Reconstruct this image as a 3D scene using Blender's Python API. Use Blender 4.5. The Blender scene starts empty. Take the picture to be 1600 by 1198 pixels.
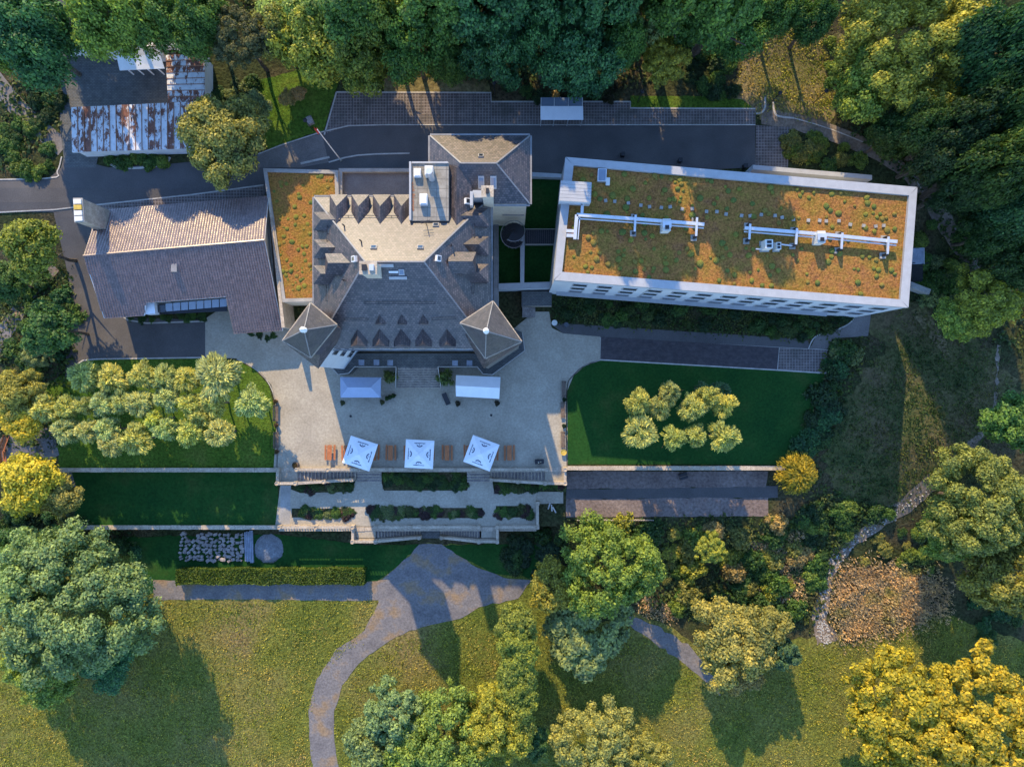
import bpy, bmesh, math, random
import numpy as np
from mathutils import Vector, Matrix
from mathutils import noise as mnoise

random.seed(7)
SC = bpy.context.scene
COL = SC.collection
PI = math.pi
R = math.radians

# ------------------------------------------------------------------ camera, world, sun, exposure
H = 104.0          # camera height above the terrace, metres
S = 0.094          # metres per photograph pixel on the terrace
cam_d = bpy.data.cameras.new('camera')
cam = bpy.data.objects.new('camera', cam_d)
COL.objects.link(cam)
cam.location = (0, 0, H)
cam.rotation_euler = (0, 0, 0)
cam_d.sensor_width = 36.0
cam_d.lens = 18.0 / (800 * S / H)
cam_d.clip_start = 1.0
cam_d.clip_end = 6000.0
SC.camera = cam

SUN_EL = R(29.5)
SUN_AZ = R(-15.0)      # from +Y (picture up), negative = towards picture left
world = bpy.data.worlds.new('World')
SC.world = world
world.use_nodes = True
wn = world.node_tree.nodes
wl = world.node_tree.links
wn.clear()
sky = wn.new('ShaderNodeTexSky')
sky.sky_type = 'NISHITA'
sky.sun_disc = False
sky.sun_elevation = SUN_EL
sky.sun_rotation = SUN_AZ
sky.altitude = 200
sky.air_density = 1.0
sky.dust_density = 0.0
sky.ozone_density = 5.0
bg = wn.new('ShaderNodeBackground')
bg.inputs['Strength'].default_value = 0.15
wo = wn.new('ShaderNodeOutputWorld')
wl.new(sky.outputs[0], bg.inputs[0])
wl.new(bg.outputs[0], wo.inputs[0])

sun_d = bpy.data.lights.new('sun', 'SUN')
sun_d.energy = 2.3
sun_d.angle = R(0.5)
sun_d.color = (1.0, 0.76, 0.40)
sun = bpy.data.objects.new('sun', sun_d)
COL.objects.link(sun)
sdir = Vector((math.sin(SUN_AZ) * math.cos(SUN_EL), math.cos(SUN_AZ) * math.cos(SUN_EL), math.sin(SUN_EL)))
sun.rotation_euler = sdir.to_track_quat('Z', 'Y').to_euler()
sun.location = sdir * 300

SC.view_settings.view_transform = 'Standard'
SC.view_settings.look = 'None'
SC.view_settings.exposure = 1.8
SC.view_settings.gamma = 1.0
SC.view_settings.use_curve_mapping = False
SC.cycles.max_bounces = 5
SC.cycles.diffuse_bounces = 3
SC.cycles.glossy_bounces = 2
SC.cycles.transmission_bounces = 3
SC.cycles.transparent_max_bounces = 4

# ------------------------------------------------------------------ places
def W(px, py, z=0.0):
    k = S * (H - z) / H
    return Vector(((px - 800) * k, (599 - py) * k, z))

def sst(a, b, x):
    t = min(1.0, max(0.0, (x - a) / (b - a)))
    return t * t * (3 - 2 * t)

YW1 = W(0, 733, 0.4).y         # the upper retaining wall
YW2 = W(0, 823, -2.2).y        # the lower retaining wall
XL, XR, XR2 = W(108, 0).x, W(1222, 0).x, W(852, 0, -2.5).x

def terr(x, y):
    north = 2.5 * sst(14, 29, y) + max(0.0, min(y, 140.0) - 46) * 0.16
    north += 1.2 * sst(58, 75, x) * sst(0, 30, y)
    dy = YW2 - y
    step1 = -2.5 if y < YW1 else 0.0
    tail = -0.045 * max(0.0, dy)
    tail = max(tail, -9.0)
    s2 = -2.5 if y < YW2 else 0.0
    soft2 = -2.5 * sst(0.0, 9.0, dy + 2.0)
    w2 = 1.0 - sst(XR2, XR2 + 4, x)
    hard = step1 + s2 * w2 + soft2 * (1 - w2) + tail
    soft = -5.0 * sst(0.0, 22.0, -6.0 - y) + tail
    w = sst(XL - 5, XL, x) * (1 - sst(XR, XR + 6, x))
    und = 0.25 * mnoise.noise(Vector((x * 0.06, y * 0.06, 3.0))) if abs(x) < 200 else 0.0
    return north + hard * w + (soft + und) * (1 - w)

def G(px, py, dz=0.0):
    z = 0.0
    for _ in range(8):
        p = W(px, py, z)
        z = terr(p.x, p.y) + dz
    return W(px, py, z)

# ------------------------------------------------------------------ objects and properties
ORG = {}
def tag(o, label=None, cat=None, group=None, kind=None):
    if label: o['label'] = label
    if cat: o['category'] = cat
    if group: o['group'] = group
    if kind: o['kind'] = kind
    return o

def thing(name, label, cat, loc, group=None, rz=0.0):
    o = bpy.data.objects.new(name, None)
    COL.objects.link(o)
    o.empty_display_size = 0.3
    o.location = loc
    o.rotation_euler = (0, 0, rz)
    ORG[o.name] = Vector(loc)
    return tag(o, label, cat, group)

def link(name, me, parent=None):
    o = bpy.data.objects.new(name, me)
    COL.objects.link(o)
    if parent is not None:
        o.parent = parent
    return o

def copy_tree(o, parent=None):
    c = o.copy()
    COL.objects.link(c)
    c.parent = parent
    for ch in list(o.children):
        copy_tree(ch, c)
    return c

class MB:
    """collects shapes; build() links them as one mesh object with metre UVs on every face"""
    def __init__(s):
        s.v = []; s.f = []
    def poly(s, pts):
        n = len(s.v)
        s.v += [Vector(p) for p in pts]
        s.f.append(list(range(n, n + len(pts))))
        return s
    def prism(s, pts, z0, z1):
        # pts: XY outline (Vectors or tuples)
        p = [Vector((q[0], q[1], 0)) for q in pts]
        a = sum(p[i].x * p[(i + 1) % len(p)].y - p[(i + 1) % len(p)].x * p[i].y for i in range(len(p)))
        if a < 0: p.reverse()
        n = len(s.v); m = len(p)
        s.v += [Vector((q.x, q.y, z0)) for q in p] + [Vector((q.x, q.y, z1)) for q in p]
        s.f.append([n + i for i in reversed(range(m))])
        s.f.append([n + m + i for i in range(m)])
        for i in range(m):
            j = (i + 1) % m
            s.f.append([n + i, n + j, n + m + j, n + m + i])
        return s
    def box(s, c, w, d, z0, z1, rz=0.0):
        ca, sa = math.cos(rz), math.sin(rz)
        pts = []
        for x, y in ((-w/2, -d/2), (w/2, -d/2), (w/2, d/2), (-w/2, d/2)):
            pts.append((c[0] + x * ca - y * sa, c[1] + x * sa + y * ca))
        return s.prism(pts, z0, z1)
    def hull8(s, lo, hi):
        # two loops of equal count
        n = len(s.v); m = len(lo)
        s.v += [Vector(q) for q in lo] + [Vector(q) for q in hi]
        s.f.append([n + i for i in reversed(range(m))])
        s.f.append([n + m + i for i in range(m)])
        for i in range(m):
            j = (i + 1) % m
            s.f.append([n + i, n + j, n + m + j, n + m + i])
        return s
    def tube(s, p0, p1, r0, r1=None, n=10, cap=True):
        r1 = r0 if r1 is None else r1
        p0 = Vector(p0); p1 = Vector(p1)
        d = (p1 - p0).normalized()
        u = d.orthogonal().normalized(); w = d.cross(u)
        b = len(s.v)
        for p, r in ((p0, r0), (p1, r1)):
            for i in range(n):
                a = 2 * PI * i / n
                s.v.append(p + u * (r * math.cos(a)) + w * (r * math.sin(a)))
        for i in range(n):
            j = (i + 1) % n
            s.f.append([b + i, b + j, b + n + j, b + n + i])
        if cap:
            s.f.append([b + i for i in reversed(range(n))])
            s.f.append([b + n + i for i in range(n)])
        return s
    def lathe(s, c, prof, n=12):
        # prof: list of (r, z), bottom to top
        b = len(s.v)
        for r, z in prof:
            for i in range(n):
                a = 2 * PI * i / n
                s.v.append(Vector((c[0] + r * math.cos(a), c[1] + r * math.sin(a), c[2] + z)))
        for k in range(len(prof) - 1):
            for i in range(n):
                j = (i + 1) % n
                s.f.append([b + k*n + i, b + k*n + j, b + (k+1)*n + j, b + (k+1)*n + i])
        s.f.append([b + i for i in reversed(range(n))])
        s.f.append([b + (len(prof) - 1) * n + i for i in range(n)])
        return s
    def bar(s, p0, p1, w, h):
        # box beam of width w (horizontal) and height h along p0-p1
        p0 = Vector(p0); p1 = Vector(p1)
        d = (p1 - p0).normalized()
        u = Vector((0, 0, 1)).cross(d)
        u = u.normalized() if u.length > 1e-5 else Vector((1, 0, 0))
        up = d.cross(u)
        lo = [p0 - u*w/2 - up*h/2, p0 + u*w/2 - up*h/2, p0 + u*w/2 + up*h/2, p0 - u*w/2 + up*h/2]
        hi = [q + (p1 - p0) for q in lo]
        return s.hull8(lo, hi)
    def mesh(s, name, origin=Vector((0, 0, 0))):
        me = bpy.data.meshes.new(name)
        me.from_pydata([tuple(q - origin) for q in s.v], [], s.f)
        uv = me.uv_layers.new(name='UVMap')
        zax = Vector((0, 0, 1))
        for p in me.polygons:
            n = p.normal
            u = zax.cross(n)
            if u.length < 1e-3: u = Vector((1, 0, 0))
            u.normalize()
            v = n.cross(u)
            for li in p.loop_indices:
                q = me.vertices[me.loops[li].vertex_index].co
                uv.data[li].uv = (q.dot(u), q.dot(v))
        return me
    def build(s, name, mat, parent=None, smooth=False, fix=True):
        o0 = Vector((0, 0, 0))
        if parent is not None:
            o0 = ORG.get(parent.name, Vector((0, 0, 0)))
        me = s.mesh(name, o0)
        if fix:
            bm = bmesh.new(); bm.from_mesh(me)
            bmesh.ops.recalc_face_normals(bm, faces=bm.faces)
            bm.to_mesh(me); bm.free()
        me.materials.append(mat)
        if smooth:
            me.polygons.foreach_set('use_smooth', [True] * len(me.polygons))
        o = link(name, me, parent)
        ORG[o.name] = o0
        return o

# ------------------------------------------------------------------ materials
MATS = {}
def newmat(name):
    m = bpy.data.materials.new(name)
    m.use_nodes = True
    nt = m.node_tree
    nt.nodes.clear()
    out = nt.nodes.new('ShaderNodeOutputMaterial')
    b = nt.nodes.new('ShaderNodeBsdfPrincipled')
    nt.links.new(b.outputs[0], out.inputs[0])
    MATS[name] = m
    return m, nt, b, out

def nd(nt, t, **kw):
    n = nt.nodes.new(t)
    for k, v in kw.items():
        if k.startswith('i_'):
            n.inputs[k[2:].replace('_', ' ')].default_value = v
        else:
            setattr(n, k, v)
    return n

def ramp(nt, fac, stops):
    r = nt.nodes.new('ShaderNodeValToRGB')
    e = r.color_ramp.elements
    while len(e) < len(stops): e.new(0.5)
    for i, (p, c) in enumerate(stops):
        e[i].position = p
        e[i].color = (c[0], c[1], c[2], 1)
    nt.links.new(fac, r.inputs[0])
    return r.outputs[0]

def mixc(nt, fac, a, b, mode='MIX'):
    m = nt.nodes.new('ShaderNodeMix')
    m.data_type = 'RGBA'; m.blend_type = mode
    if hasattr(fac, 'links') or hasattr(fac, 'is_linked'): nt.links.new(fac, m.inputs[0])
    else: m.inputs[0].default_value = fac
    for s_, q in ((6, a), (7, b)):
        if isinstance(q, (tuple, list)): m.inputs[s_].default_value = (q[0], q[1], q[2], 1)
        else: nt.links.new(q, m.inputs[s_])
    return m.outputs[2]

def noise_(nt, vec, scale, detail=4, rough=0.55, dist=0.0):
    n = nt.nodes.new('ShaderNodeTexNoise')
    n.inputs['Scale'].default_value = scale
    n.inputs['Detail'].default_value = detail
    n.inputs['Roughness'].default_value = rough
    n.inputs['Distortion'].default_value = dist
    nt.links.new(vec, n.inputs['Vector'])
    return n.outputs[0]

def pos(nt):
    return nt.nodes.new('ShaderNodeNewGeometry').outputs['Position']

def uvv(nt):
    return nt.nodes.new('ShaderNodeUVMap').outputs[0]

def bump(nt, b, hgt, strength, dist=0.1):
    bp = nt.nodes.new('ShaderNodeBump')
    bp.inputs['Strength'].default_value = strength
    bp.inputs['Distance'].default_value = dist
    nt.links.new(hgt, bp.inputs['Height'])
    nt.links.new(bp.outputs[0], b.inputs['Normal'])

def nmat(name, stops, scale=0.5, rough=0.8, fine=6.0, fineamt=0.35, bmp=0.3, bscale=8.0, bdist=0.05, metal=0.0, spec=0.4, coord='pos', detail=5):
    m, nt, b, out = newmat(name)
    v = pos(nt) if coord == 'pos' else uvv(nt)
    c = ramp(nt, noise_(nt, v, scale, detail), stops)
    f = ramp(nt, noise_(nt, v, fine, 3), [(0.3, (1 - fineamt,) * 3), (0.7, (1 + fineamt * 0.6,) * 3)])
    c = mixc(nt, 1.0, c, f, 'MULTIPLY')
    nt.links.new(c, b.inputs['Base Color'])
    b.inputs['Roughness'].default_value = rough
    b.inputs['Metallic'].default_value = metal
    b.inputs['Specular IOR Level'].default_value = spec
    if bmp > 0:
        bump(nt, b, noise_(nt, v, bscale, 4, 0.65), bmp, bdist)
    return m

def plain(name, c, rough=0.6, var=0.12, bmp=0.0, metal=0.0, spec=0.4):
    lo = tuple(x * (1 - var) for x in c); hi = tuple(min(1, x * (1 + var)) for x in c)
    return nmat(name, [(0.3, lo), (0.7, hi)], scale=1.2, rough=rough, fine=9, fineamt=var, bmp=bmp, metal=metal, spec=spec)

def brickmat(name, c1, c2, mortar, bw, bh, msize=0.012, rough=0.6, spec=0.5, off=0.5, stain=None, bmp=0.5, stainscale=0.25, bias=0.0, rot=0.0):
    m, nt, b, out = newmat(name)
    v = uvv(nt)
    if rot:
        mp = nt.nodes.new('ShaderNodeMapping'); mp.inputs['Rotation'].default_value = (0, 0, rot)
        nt.links.new(v, mp.inputs[0]); v2 = mp.outputs[0]
    else: v2 = v
    br = nt.nodes.new('ShaderNodeTexBrick')
    br.offset = off
    br.inputs['Scale'].default_value = 1.0
    br.inputs['Brick Width'].default_value = bw
    br.inputs['Row Height'].default_value = bh
    br.inputs['Mortar Size'].default_value = msize
    br.inputs['Mortar Smooth'].default_value = 0.2
    br.inputs['Bias'].default_value = bias
    br.inputs['Color1'].default_value = (*c1, 1)
    br.inputs['Color2'].default_value = (*c2, 1)
    br.inputs['Mortar'].default_value = (*mortar, 1)
    nt.links.new(v2, br.inputs['Vector'])
    c = br.outputs['Color']
    P = pos(nt)
    f = ramp(nt, noise_(nt, P, 1.1, 6, 0.65), [(0.3, (0.72,) * 3), (0.72, (1.2,) * 3)])
    c = mixc(nt, 1.0, c, f, 'MULTIPLY')
    if stain:
        sf = ramp(nt, noise_(nt, P, stainscale, 6, 0.7), [(0.52, (0, 0, 0)), (0.66, (1, 1, 1))])
        sm = nt.nodes.new('ShaderNodeMath'); sm.operation = 'MULTIPLY'; sm.inputs[1].default_value = 0.6
        nt.links.new(sf, sm.inputs[0])
        c = mixc(nt, sm.outputs[0], c, stain)
    nt.links.new(c, b.inputs['Base Color'])
    b.inputs['Roughness'].default_value = rough
    b.inputs['Specular IOR Level'].default_value = spec
    inv = nt.nodes.new('ShaderNodeMath'); inv.operation = 'SUBTRACT'; inv.inputs[0].default_value = 1.0
    nt.links.new(br.outputs['Fac'], inv.inputs[1])
    ad = nt.nodes.new('ShaderNodeMath'); ad.operation = 'MULTIPLY_ADD'; ad.inputs[1].default_value = 0.8
    nt.links.new(noise_(nt, P, 5.0, 4), ad.inputs[0]); nt.links.new(inv.outputs[0], ad.inputs[2])
    if bmp > 0: bump(nt, b, ad.outputs[0], bmp, 0.03)
    return m

def leafmat(name, sat=1.0, world_cols=None, trans=0.33):
    m, nt, b, out = newmat(name)
    if world_cols is None:
        oi = nt.nodes.new('ShaderNodeObjectInfo')
        base = oi.outputs['Color']
    else:
        base = ramp(nt, noise_(nt, pos(nt), 0.16, 4), world_cols)
    g = nt.nodes.new('ShaderNodeNewGeometry')
    rnd = g.outputs['Random Per Island']
    f = ramp(nt, rnd, [(0.0, (0.42, 0.48, 0.5)), (0.5, (0.95, 0.97, 0.9)), (1.0, (1.75, 1.55, 1.1))])
    c = mixc(nt, 1.0, base, f, 'MULTIPLY')
    f2 = ramp(nt, noise_(nt, g.outputs['Position'], 0.45, 3), [(0.3, (0.78, 0.85, 0.9)), (0.7, (1.22, 1.15, 1.0))])
    c = mixc(nt, 1.0, c, f2, 'MULTIPLY')
    nt.links.new(c, b.inputs['Base Color'])
    b.inputs['Roughness'].default_value = 0.55
    b.inputs['Specular IOR Level'].default_value = 0.3
    tr = nt.nodes.new('ShaderNodeBsdfTranslucent')
    nt.links.new(mixc(nt, 1.0, c, (1.3, 1.25, 0.6), 'MULTIPLY'), tr.inputs[0])
    mx = nt.nodes.new('ShaderNodeMixShader'); mx.inputs[0].default_value = trans
    nt.links.new(b.outputs[0], mx.inputs[1]); nt.links.new(tr.outputs[0], mx.inputs[2])
    nt.links.new(mx.outputs[0], out.inputs[0])
    return m

M = {}
M['leaf'] = leafmat('leaf')
M['tuft'] = leafmat('meadow tuft', world_cols=[(0.28, (0.15, 0.205, 0.032)), (0.48, (0.26, 0.275, 0.055)), (0.62, (0.34, 0.295, 0.09)), (0.76, (0.38, 0.28, 0.13))])
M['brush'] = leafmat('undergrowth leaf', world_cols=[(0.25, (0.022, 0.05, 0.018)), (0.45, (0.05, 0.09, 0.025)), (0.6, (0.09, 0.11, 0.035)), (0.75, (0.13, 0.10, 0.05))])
M['weeds'] = leafmat('dry weeds leaf', world_cols=[(0.3, (0.42, 0.29, 0.19)), (0.55, (0.50, 0.36, 0.24)), (0.68, (0.24, 0.25, 0.08)), (0.8, (0.16, 0.2, 0.06))])
M['bark'] = nmat('bark', [(0.3, (0.06, 0.045, 0.035)), (0.7, (0.13, 0.10, 0.075))], scale=3, rough=0.95, bmp=0.6)
M['ground'] = nmat('woodland floor', [(0.25, (0.022, 0.035, 0.014)), (0.45, (0.045, 0.055, 0.022)), (0.6, (0.075, 0.065, 0.035)), (0.75, (0.11, 0.085, 0.05))], scale=0.12, rough=0.95, fine=2.5, fineamt=0.6, bmp=1.0, bscale=2.5, bdist=0.35, spec=0.1)
M['meadow'] = nmat('mown meadow', [(0.28, (0.090, 0.120, 0.020)), (0.48, (0.155, 0.165, 0.032)), (0.62, (0.20, 0.175, 0.052)), (0.76, (0.225, 0.16, 0.075))], scale=0.065, rough=0.95, fine=3.2, fineamt=0.62, bmp=1.0, bscale=3.0, bdist=0.22, spec=0.1, detail=8)
M['lawn'] = nmat('short lawn', [(0.3, (0.010, 0.052, 0.012)), (0.55, (0.018, 0.068, 0.014)), (0.75, (0.045, 0.078, 0.02))], scale=0.2, rough=0.95, fine=3.0, fineamt=0.3, bmp=0.6, bscale=5, bdist=0.08, spec=0.1)
M['lushgrass'] = nmat('long lush grass', [(0.3, (0.05, 0.11, 0.012)), (0.6, (0.09, 0.15, 0.02)), (0.78, (0.13, 0.15, 0.03))], scale=0.25, rough=0.95, fine=3.0, fineamt=0.5, bmp=1.0, bscale=4, bdist=0.2, spec=0.1)
M['hillgrass'] = nmat('rough hillside grass', [(0.28, (0.05, 0.075, 0.022)), (0.5, (0.10, 0.095, 0.04)), (0.7, (0.14, 0.105, 0.06))], scale=0.16, rough=0.95, fine=2.0, fineamt=0.45, bmp=0.9, bscale=3, bdist=0.2, spec=0.1, detail=8)
M['drygrass'] = nmat('dry clearing grass', [(0.28, (0.13, 0.125, 0.045)), (0.5, (0.19, 0.155, 0.075)), (0.72, (0.24, 0.18, 0.11))], scale=0.2, rough=0.95, fine=2.0, fineamt=0.45, bmp=0.9, bscale=3, bdist=0.2, spec=0.1)
M['gravel'] = nmat('pale gravel', [(0.22, (0.30, 0.262, 0.207)), (0.5, (0.36, 0.318, 0.255)), (0.78, (0.42, 0.375, 0.30))], scale=0.35, rough=0.95, fine=3.6, fineamt=0.2, bmp=0.35, bscale=12, bdist=0.04, spec=0.2, detail=9)
M['dirtpath'] = nmat('trodden earth path', [(0.3, (0.15, 0.115, 0.09)), (0.7, (0.25, 0.20, 0.16))], scale=0.5, rough=0.95, fine=3, fineamt=0.35, bmp=0.5, spec=0.15)
M['greypath'] = nmat('grey grit path', [(0.25, (0.13, 0.12, 0.125)), (0.52, (0.19, 0.175, 0.175)), (0.64, (0.25, 0.18, 0.12)), (0.8, (0.27, 0.18, 0.10))], scale=0.35, rough=0.95, fine=3.5, fineamt=0.3, bmp=0.4, spec=0.15, detail=9)
M['asphalt'] = nmat('asphalt', [(0.3, (0.072, 0.068, 0.070)), (0.7, (0.105, 0.098, 0.098))], scale=0.25, rough=0.85, fine=7, fineamt=0.2, bmp=0.2, spec=0.3, detail=8)
M['old_and_sunlit_asphalt'] = nmat('worn and sunlit pale asphalt', [(0.3, (0.14, 0.125, 0.12)), (0.7, (0.20, 0.18, 0.17))], scale=0.35, rough=0.9, fine=6, fineamt=0.22, bmp=0.25, spec=0.3, detail=8)
M['pavers'] = brickmat('grid pavers', (0.10, 0.083, 0.082), (0.135, 0.11, 0.105), (0.235, 0.205, 0.195), 0.42, 0.42, 0.05, rough=0.9, off=0.0, spec=0.2, stain=(0.06, 0.06, 0.05))
M['cobble'] = brickmat('small stone setts', (0.10, 0.105, 0.11), (0.135, 0.135, 0.135), (0.05, 0.055, 0.05), 0.45, 0.22, 0.02, rough=0.85, spec=0.3)
M['brick'] = brickmat('dark clinker bricks', (0.055, 0.048, 0.055), (0.08, 0.065, 0.07), (0.045, 0.045, 0.05), 0.42, 0.21, 0.014, rough=0.85, spec=0.3)
M['concrete'] = nmat('concrete', [(0.3, (0.25, 0.24, 0.225)), (0.7, (0.36, 0.34, 0.32))], scale=0.6, rough=0.85, fine=5, fineamt=0.15, bmp=0.15)
M['slabs'] = brickmat('roof slabs', (0.27, 0.25, 0.22), (0.31, 0.29, 0.255), (0.13, 0.12, 0.11), 1.15, 1.15, 0.025, rough=0.9, off=0.0, stain=(0.15, 0.135, 0.11), spec=0.2)
M['kerb'] = plain('kerb stone', (0.42, 0.39, 0.36), 0.9, 0.2)
M['stone'] = nmat('sandstone', [(0.3, (0.33, 0.27, 0.205)), (0.7, (0.50, 0.42, 0.33))], scale=1.0, rough=0.9, fine=5, fineamt=0.3, bmp=0.4, bscale=6)
M['steps'] = nmat('worn stair stone', [(0.3, (0.16, 0.14, 0.135)), (0.7, (0.30, 0.265, 0.24))], scale=1.5, rough=0.9, fine=6, fineamt=0.3, bmp=0.3)
M['soil'] = nmat('tilled soil', [(0.3, (0.15, 0.115, 0.105)), (0.7, (0.225, 0.18, 0.165))], scale=0.3, rough=0.97, fine=2.5, fineamt=0.35, bmp=0.8, bscale=4, bdist=0.1, spec=0.1)
M['wall'] = nmat('cream render', [(0.3, (0.52, 0.45, 0.36)), (0.7, (0.62, 0.55, 0.45))], scale=0.6, rough=0.9, fine=4, fineamt=0.12, bmp=0.1)
M['white'] = plain('white paint', (0.74, 0.74, 0.75), 0.5, 0.06)
M['annexwall'] = nmat('pale grey render', [(0.3, (0.44, 0.46, 0.50)), (0.7, (0.52, 0.54, 0.58))], scale=0.4, rough=0.8, fine=5, fineamt=0.07, bmp=0.05)
M['coping'] = plain('zinc coping', (0.38, 0.385, 0.40), 0.5, 0.08, metal=0.1)
M['slate'] = brickmat('natural slate', (0.036, 0.034, 0.041), (0.125, 0.097, 0.098), (0.016, 0.014, 0.018), 0.36, 0.28, 0.026, rough=0.43, spec=0.68, stain=(0.075, 0.062, 0.058), bmp=0.10)
M['slate2'] = brickmat('weathered slate', (0.055, 0.054, 0.062), (0.105, 0.097, 0.10), (0.03, 0.028, 0.032), 0.28, 0.20, 0.018, rough=0.5, spec=0.8, stain=(0.095, 0.09, 0.075), bmp=0.2)
M['greystone'] = nmat('dark rubble masonry', [(0.3, (0.09, 0.088, 0.085)), (0.7, (0.17, 0.16, 0.15))], scale=1.2, rough=0.9, fine=5, fineamt=0.35, bmp=0.4)
M['lead'] = plain('grey lead flashing', (0.24, 0.235, 0.24), 0.6, 0.15, metal=0.2)
M['tile'] = nmat('brown roof tiles', [(0.3, (0.13, 0.085, 0.08)), (0.7, (0.225, 0.155, 0.145))], scale=1.6, rough=0.36, fine=5, fineamt=0.45, bmp=0.1, spec=0.9)
M['glass'] = plain('window glass', (0.02, 0.025, 0.035), 0.08, 0.05, spec=0.9)
M['blueglass'] = plain('pale sky glass', (0.16, 0.20, 0.27), 0.10, 0.05, spec=0.9)
M['darkmetal'] = plain('dark metal', (0.03, 0.03, 0.035), 0.5, 0.1, metal=0.4)
M['steel'] = plain('galvanised steel', (0.66, 0.67, 0.70), 0.38, 0.08, metal=0.55)
M['unit'] = plain('plant unit casing', (0.62, 0.61, 0.58), 0.5, 0.1)
M['wood'] = nmat('orange beer table wood', [(0.3, (0.33, 0.105, 0.035)), (0.7, (0.46, 0.165, 0.06))], scale=2, rough=0.55, fine=9, fineamt=0.25, bmp=0.1)
M['greywood'] = nmat('weathered bench wood', [(0.3, (0.12, 0.085, 0.065)), (0.7, (0.19, 0.14, 0.11))], scale=2, rough=0.85, fine=9, fineamt=0.25, bmp=0.2)
M['canvas'] = plain('white canvas', (0.76, 0.77, 0.80), 0.85, 0.04)
M['bluecanvas'] = plain('blue grey tarpaulin', (0.30, 0.37, 0.52), 0.6, 0.05)
M['print'] = plain('navy print', (0.05, 0.07, 0.14), 0.8, 0.1)
M['terracotta'] = plain('clay pot', (0.30, 0.15, 0.09), 0.85, 0.2)
M['stonepot'] = plain('stone pot', (0.36, 0.33, 0.30), 0.9, 0.2)
M['red'] = plain('red flag cloth', (0.50, 0.05, 0.05), 0.8, 0.15)
M['rubble'] = nmat('rubble stone', [(0.3, (0.20, 0.17, 0.165)), (0.7, (0.38, 0.33, 0.31))], scale=0.9, rough=0.95, fine=5, fineamt=0.3, bmp=0.5)
M['plank'] = plain('blue grey planks', (0.24, 0.27, 0.34), 0.7, 0.25)
M['tarp'] = nmat('heaped grit', [(0.3, (0.14, 0.145, 0.16)), (0.7, (0.23, 0.24, 0.26))], scale=1.4, rough=0.95, fine=6, fineamt=0.35, bmp=0.6)
M['yellow'] = plain('yellow ochre', (0.52, 0.36, 0.07), 0.8, 0.2)

def rusty():
    m, nt, b, out = newmat('flaking white paint on rust')
    P = pos(nt)
    mp = nt.nodes.new('ShaderNodeMapping'); mp.inputs['Scale'].default_value = (2.2, 1.0, 1.0)
    nt.links.new(P, mp.inputs[0])
    n1 = noise_(nt, mp.outputs[0], 0.55, 9, 0.75)
    oi = nt.nodes.new('ShaderNodeObjectInfo')
    ma = nt.nodes.new('ShaderNodeMath'); ma.operation = 'MULTIPLY_ADD'; ma.inputs[1].default_value = 0.16; 
    nt.links.new(oi.outputs['Random'], ma.inputs[0]); nt.links.new(n1, ma.inputs[2])
    f = ramp(nt, ma.outputs[0], [(0.555, (0, 0, 0)), (0.60, (1, 1, 1))])
    rust = ramp(nt, noise_(nt, P, 2.0, 5), [(0.3, (0.10, 0.035, 0.022)), (0.7, (0.22, 0.085, 0.05))])
    wht = ramp(nt, noise_(nt, P, 1.2, 5), [(0.3, (0.50, 0.51, 0.53)), (0.7, (0.66, 0.66, 0.67))])
    nt.links.new(mixc(nt, f, wht, rust), b.inputs['Base Color'])
    b.inputs['Roughness'].default_value = 0.6
    bump(nt, b, n1, 0.2, 0.03)
    return m
M['rusty'] = rusty()

def sedum():
    m, nt, b, out = newmat('sedum carpet')
    P = pos(nt)
    c = ramp(nt, noise_(nt, P, 0.35, 9, 0.75), [(0.28, (0.16, 0.14, 0.025)), (0.42, (0.25, 0.155, 0.035)), (0.55, (0.31, 0.145, 0.045)), (0.72, (0.20, 0.085, 0.05))])
    f = ramp(nt, noise_(nt, P, 4.0, 4, 0.7), [(0.3, (0.4,) * 3), (0.7, (1.5,) * 3)])
    nt.links.new(mixc(nt, 1.0, c, f, 'MULTIPLY'), b.inputs['Base Color'])
    b.inputs['Roughness'].default_value = 0.95
    b.inputs['Specular IOR Level'].default_value = 0.1
    bump(nt, b, noise_(nt, P, 3.5, 5, 0.7), 1.0, 0.18)
    return m
M['sedum'] = sedum()

# ------------------------------------------------------------------ ground sheet and the sheets laid on it
def lines(lo, hi, step, extra):
    a = []
    x = lo
    while x <= hi + 1e-6:
        a.append(round(x, 4)); x += step
    far = [d for d in (12, 30, 70, 150, 320, 700, 1500, 3000)]
    a = [lo - d for d in reversed(far)] + a + [hi + d for d in far]
    for e in extra:
        a = [q for q in a if abs(q - e) > 0.35]
        a += [e - 0.04, e + 0.04]
    return sorted(a)
GX = lines(-96, 96, 2.0, [])
GY = lines(-70, 70, 2.0, [YW1, YW2])
GZ = [[terr(x, y) for y in GY] for x in GX]

def facet_z(i, j, t, x, y):
    x0, x1, y0, y1 = GX[i], GX[i+1], GY[j], GY[j+1]
    u = (x - x0) / (x1 - x0); v = (y - y0) / (y1 - y0)
    a, b, c, d = GZ[i][j], GZ[i+1][j], GZ[i+1][j+1], GZ[i][j+1]
    if t == 0: return a + (b - a) * u + (c - b) * v        # triangle 00 10 11
    return a + (c - d) * u + (d - a) * v                   # triangle 00 11 01

def make_ground():
    vs = [(x, y, GZ[i][j]) for i, x in enumerate(GX) for j, y in enumerate(GY)]
    ny = len(GY); fs = []
    for i in range(len(GX) - 1):
        for j in range(ny - 1):
            a, b, c, d = i*ny + j, (i+1)*ny + j, (i+1)*ny + j + 1, i*ny + j + 1
            fs += [(a, b, c), (a, c, d)]
    me = bpy.data.meshes.new('ground'); me.from_pydata(vs, [], fs)
    me.materials.append(M['ground'])
    o = link('ground', me); tag(o, kind='structure')
make_ground()

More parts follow.
